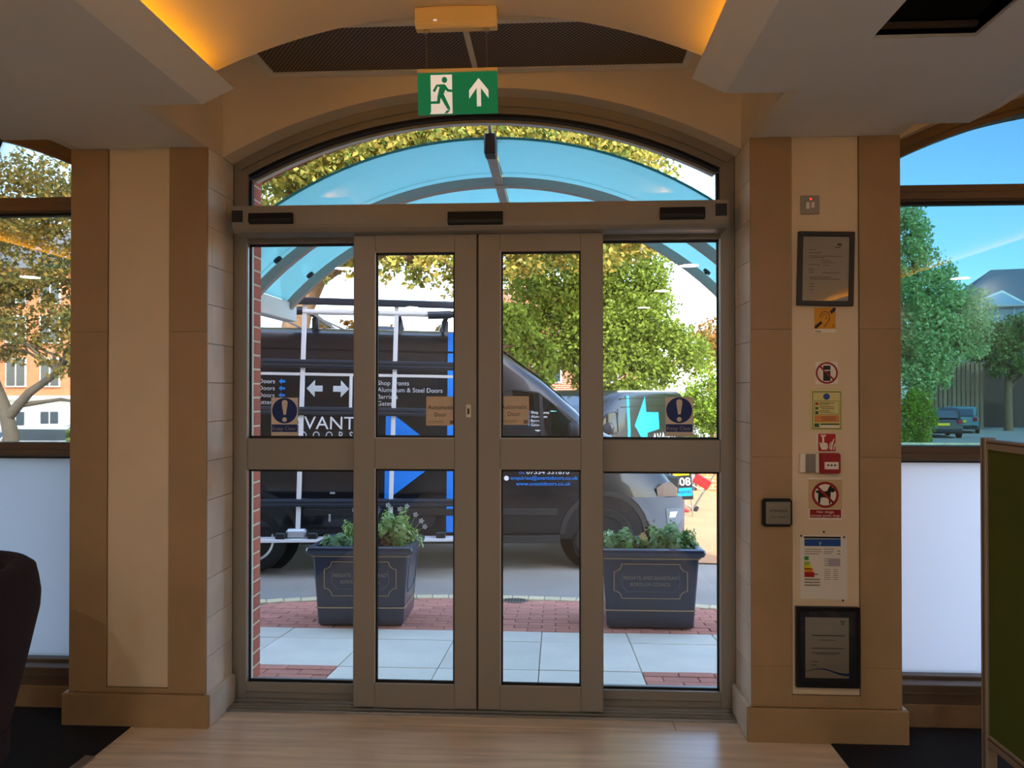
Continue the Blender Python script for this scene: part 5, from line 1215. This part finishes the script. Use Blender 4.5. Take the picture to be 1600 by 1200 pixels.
tree('shrub', 'green ivy mass over the slatted fence in the right window', (22.0, 46.4), [([(22.0, 46.4, g_(22, 46.4)), (22.0, 46.4, 2.4), (22.4, 46.4, 4.0)], [.12, .1, .04])],
     [(22.3, 46.4, 4.2, 1.2, .6, 1.1), (23.6, 46.5, 4.7, 1.2, .6, .9), (24.6, 46.5, 5.2, .9, .6, .7), (22.0, 46.4, 2.9, .9, .6, .9)], 9000, .18, 'leaf_hedge', 23, cat='shrub', shell=.35)

# ---------------------------------------------------------------- garden wall, houses, far buildings
mat('roof_tile', '#a4604a', 0.9, var=0.12, vscale=8, bump=0.4, bscale=30)
mat('slate', '#6d7079', 0.85, var=0.08, vscale=6)
mat('render_white', '#e6e4de', 0.85); mat('window_white', '#eef0f0', 0.6); mat('window_dark', '#3c4a55', 0.1, coat=0.5); mat('timber', '#a98a68', 0.9, var=0.12, vscale=9, objvar=0.2)
mat('far_dark', '#4a3c36', 0.9, var=0.1, vscale=2); mat('glazing_blue', '#6f9ab8', 0.12, coat=0.4)
gw = thing('garden_wall', 'low orange brick garden wall catching sun beyond the van front', 'wall', (6.6, 12.6, g_(6.6, 12.6)))
box('wall_body', 'brick_orange', (-3.7, 8, -.11, .11, -.1, 1.02), gw); 
for k in range(26): box('coping', 'kerb_cream', (-3.72 + .45*k, -3.28 + .45*k, -.15, .15, 1.02, 1.09), gw, bevel=0.006)
hs = thing('brick_house', 'red brick house with tiled roof glimpsed through the trees', 'house', (1.5, 27.0, g_(1.5, 27)))
box('wall_body', 'brick_house', (-5.2, 1.8, 0, 6.0, -.2, 4.2), hs)
MB().prism([(-.5, 4.1), (6.5, 4.1), (3.0, 6.6)], -5.5, 2.1, 'x').build('roof', 'roof_tile', hs)
box('chimney', 'brick_house', (-3.5, -2.6, 2.4, 3.4, 5.0, 8.4), hs)
for x in (-4.0, -1.8, .4):
    for z in (.4, 2.5):
        w_ = box('window', 'window_white', (x - .55, x + .55, -.05, .05, z, z + 1.25), hs); w_.parent = hs
        for (xa, xb) in ((x - .49, x - .03), (x + .03, x + .49)): box('pane', 'window_dark', (xa, xb, -.06, -.04, z + .06, z + 1.19), w_)
# hotel-like block seen in the left window
hb_ = thing('apartment_block', 'orange brick block with white ground floor behind the twisted tree', 'building', (-27.5, 41.0, g_(-27.5, 41)), rz=R(14))
zg = g_(-27.5, 41)
box('ground_floor', 'render_white', (-9, 7, 0, 8, -.6, 1.1 - zg), hb_); box('upper_walls', 'brick_orange', (-9, 7, .05, 8, 1.1 - zg, 8.6 - zg), hb_)
box('cornice', 'render_white', (-9.2, 7.2, -.25, 8.2, 1.0 - zg, 1.25 - zg), hb_)
MB().prism([(-.4, 8.6 - zg), (8.4, 8.6 - zg), (6.5, 11.2 - zg), (1.5, 11.2 - zg)], -9.4, 7.4, 'x').build('roof', 'slate', hb_)
for zf_, h_ in ((-.55, .95), (1.75, 1.7), (4.3, 1.6), (6.6, 1.4)):
    for x in (-7.4, -5.6, -3.8, -2.0, -.2, 1.6, 3.4, 5.2):
        f = box('window', 'window_white', (x - .55, x + .55, -.10, .12, zf_ - zg, zf_ + h_ - zg), hb_)
        for (xa, xb) in ((x - .47, x - .04), (x + .04, x + .47)): box('pane', 'window_dark', (xa, xb, -.13, -.09, zf_ + .08 - zg, zf_ + h_ - .08 - zg), f)
# office far off in the right window
fb = thing('far_building', 'far building with grey slate roof and blue glazed band behind trees', 'building', (43.0, 62.0, g_(43, 62)), rz=R(-14)); zg = g_(43, 62)
box('wall_body', 'far_dark', (-9, 20, 0, 12, -.5, 7.2 - zg), fb); box('glazed_band', 'glazing_blue', (-9.05, 20, -.06, 0.02, 7.2 - zg, 8.9 - zg), fb)
for k in range(24): box('mullion', 'window_white', (-9 + 1.2*k, -8.88 + 1.2*k, -.12, -.05, 7.2 - zg, 8.9 - zg), fb)
box('upper_storey', 'far_dark', (-9, 20, .02, 12, 7.2 - zg, 9.0 - zg), fb)
MB().add([(-10, -.8, 8.7 - zg), (21, -.8, 8.7 - zg), (21, 13, 8.7 - zg), (-10, 13, 8.7 - zg), (-5.5, 6, 12.4 - zg), (17, 6, 12.4 - zg)], [(0, 1, 5, 4), (1, 2, 5), (2, 3, 4, 5), (3, 0, 4), (0, 3, 2, 1)]).build('roof', 'slate', fb)
MB().prism([(-9.6, 8.4 - zg), (-4.6, 8.4 - zg), (-6.6, 9.7 - zg)], -1.6, 3.0).build('gable', 'render_white', fb)
MB().prism([(-9.2, 8.5 - zg), (-5.0, 8.5 - zg), (-6.6, 9.5 - zg)], -1.66, -1.58).build('gable_glazing', 'glazing_blue', fb)
dk = thing('brick_outbuilding', 'dark brown outbuilding wall under the round crowned tree', 'building', (28.8, 49.5, g_(28.8, 49.5))); box('wall_body', 'far_dark', (-1.9, 11, 0, 4, -.3, 4.2), dk)
MB().prism([(-.3, 4.2), (4.3, 4.2), (2, 5.2)], -2.1, 11.2, 'x').build('roof', 'slate', dk)
sf = thing('slatted_fence', 'tall upright timber slat screen beside the parked car in the right window', 'fence', (25.0, 47.5, g_(25.0, 47.5)))
for k in range(15): box('slat', 'timber', (-2.1 + .28*k, -1.9 + .28*k, -.03, .03, 0, 4.3), sf)
for z in (.6, 2.2, 3.8): box('rail', 'far_dark', (-2.15, 2.1, .03, .09, z, z + .12), sf)
rl = MB()
pts = [(9 + 1.2*k, 24.5 + .34*k + .02*k*k) for k in range(12)]
for (a, b) in zip(pts, pts[1:]): rl.add([(a[0], a[1], gz(*a) - .002), (b[0], b[1], gz(*b) - .002), (b[0], b[1] + .35, gz(*b) - .002), (a[0], a[1] + .35, gz(*a) - .002)], [(0, 1, 2, 3)])
rl.build('road_marking', 'road_line', ground)
kb2 = MB()
for k in range(10): a = (24 + 2.4*k, 50.0); kb2.box(a[0], a[0] + 2.3, a[1] - .2, a[1] + .2, gz(*a) - .05, gz(*a) + .14)
kb2.build('far_kerb', 'kerb_cream', ground)
post = thing('road_sign', 'round white road sign seen edge-on at the left of the right window', 'road sign', (8.75, 17.2, g_(8.75, 17.2)), rz=R(62))
MB().tube([(0, .03, 0), (0, .03, 2.6)], .04, 10).build('pole', 'steel_plate', post)
MB().lathe([(.36, -.02), (.38, -.005), (.38, .01)], (0, 0, 2.18), 'y', 30).build('disc', 'render_white', post)

# ---------------------------------------------------------------- parked cars
def car(label, loc, rz, paint, L=3.9, H=1.47, W=1.68):
    r = thing('car', label, 'car', loc, rz)
    low = [(-L/2, .35), (-L/2 + .03, .85), (-L/2 + .12, .95), (L/2 - 1.25, .96), (L/2 - .25, .80), (L/2, .62), (L/2, .30), (L/2 - .1, .22), (-L/2 + .1, .22)]
    MB().prism(low, -W/2, W/2).build('body', paint, r, bevel=0.05, seg=2)
    x0, x1 = -L/2 + .08, L/2 - 1.15
    cab = [(x0, .90), (x0 + .32, H - .06), (x0 + .5, H), (x1 - .75, H), (x1 - .55, H - .04), (x1, .92)]
    MB().prism(cab, -W/2 + .1, W/2 - .1).build('cabin', paint, r, bevel=0.05, seg=2)
    gls = [(x0 + .02, .96), (x0 + .28, H - .14), (x1 - .66, H - .12), (x1 - .16, .97)]
    for s in (-1, 1): y = s*(W/2 - .10); a, b = sorted((y, y + s*.012)); MB().prism(gls, a, b).build('side_window', 'window_dark', r)
    MB().add([(x0 + .03, -W/2 + .22, .99), (x0 + .03, W/2 - .22, .99), (x0 + .27, W/2 - .28, H - .12), (x0 + .27, -W/2 + .28, H - .12)], [(0, 1, 2, 3)]).mapped(lambda x, y, z: (x - .035, y, z)).build('rear_window', 'window_dark', r)
    MB().add([(x1 - .05, -W/2 + .2, .99), (x1 - .05, W/2 - .2, .99), (x1 - .56, W/2 - .26, H - .08), (x1 - .56, -W/2 + .26, H - .08)], [(0, 1, 2, 3)]).mapped(lambda x, y, z: (x + .05, y, z)).build('windscreen', 'window_dark', r)
    for x in (-L/2 + .62, L/2 - .72):
        for s in (-1, 1):
            w_ = tag(empty('wheel', (x, s*(W/2 - .08), .30))); w_.parent = r
            MB().lathe([(.18, -.09), (.28, -.10), (.30, -.06), (.30, .06), (.28, .10), (.18, .09)], (0, 0, 0), 'y', 24).build('tyre', 'tyre', w_, smooth=40)
            MB().lathe([(.19, s*.07), (.185, s*.10), (.06, s*.08)], (0, 0, 0), 'y', 24).build('hub', 'rim_silver', w_)
    box('rear_plate', 'plate_yellow', (-L/2 - .045, -L/2 - .03, -.26, .26, .62, .74), r)
    for s in (-1, 1):
        box('tail_lamp', 'tail_red', (-L/2 - .035, -L/2 + .04, s*(W/2 - .16) - .09, s*(W/2 - .16) + .09, .72, .90), r, bevel=0.015)
        box('headlight', 'lamp_clear', (L/2 - .12, L/2 + .02, s*(W/2 - .22) - .14, s*(W/2 - .22) + .14, .58, .70), r, bevel=0.015)
    box('bumper', 'van_trim', (-L/2 - .06, -L/2 + .05, -W/2 + .05, W/2 - .05, .30, .46), r, bevel=0.03)
    return r
mat('car_teal', '#5b7f82', 0.25, coat=0.5); mat('car_dark', '#23262b', 0.25, coat=0.5); mat('car_silver', '#c4cbd0', 0.25, coat=0.5)
p = at(1503, 668, 42.0); car('small teal hatchback with orange plate on the road in the right window', (p.x, p.y, gz(p.x, p.y) - .01), R(62), 'car_teal')
p = at(1462, 670, 37.0); car('dark car parked beside the teal hatchback', (p.x, p.y, gz(p.x, p.y) - .01), R(75), 'car_dark')
car('silver car parked under the twisted tree in the left window', (-18.2, 22.6, gz(-18.2, 22.6) - .01), R(186), 'car_silver')
car('pale car parked at the very left edge of the left window', (-22.9, 25.0, gz(-22.9, 25.0) - .01), R(186), 'car_silver')

# upright sign board and hand trolley just beyond the van bonnet
tb = thing('sign_board', 'narrow dark sign board with yellow and blue panels beyond the van bumper', 'sign', (2.08, 8.9, gz(2.08, 8.9)), rot=(0, R(-5), R(-12)))
box('board', 'van_trim', (-.15, .15, -.02, .02, .27, .95), tb, bevel=0.006)
box('yellow_panel', 'plate_yellow', (-.14, .12, -.026, -.02, .66, .86), tb); box('blue_panel', 'vinyl_cyan', (-.14, .14, -.026, -.02, .33, .46), tb)
text('lettering', '608', 'vinyl_white', tb, 0, -.027, .50, .13, .26, 'CENTER', bold=True); text('lettering', 'avanti', 'sign_black', tb, 0, -.028, .37, .07, .24, 'CENTER')
text('lettering', 'HPC', 'sign_black', tb, 0, -.028, .71, .09, .18, 'CENTER')
for x in (-.12, .12): MB().tube([(x, 0, 0), (x, 0, .3)], .014, 8).build('leg', 'steel_plate', tb)
tr = thing('hand_trolley', 'red and grey hand trolley leaning beyond the van bumper', 'trolley', (2.16, 9.55, gz(2.16, 9.55)), rot=(0, R(31), R(-10)))
for x in (-.11, .11): MB().tube([(x, 0, .08), (x, 0, 1.35)], .016, 8).build('side_tube', 'steel_plate', tr)
for z in (.12, .45, .8, 1.2): MB().tube([(-.11, 0, z), (.11, 0, z)], .012, 8).build('cross_tube', 'steel_plate', tr)
box('red_bracket', 'sign_red', (-.14, .14, -.03, .03, .50, .66), tr, bevel=0.01); box('toe_plate', 'sign_red', (-.16, .16, -.22, .0, .03, .05), tr)
for x in (-.16, .16): MB().lathe([(.04, -.02), (.09, -.025), (.09, .025), (.04, .02)], (x, .04, .09), 'x', 20).build('wheel', 'tyre', tr)
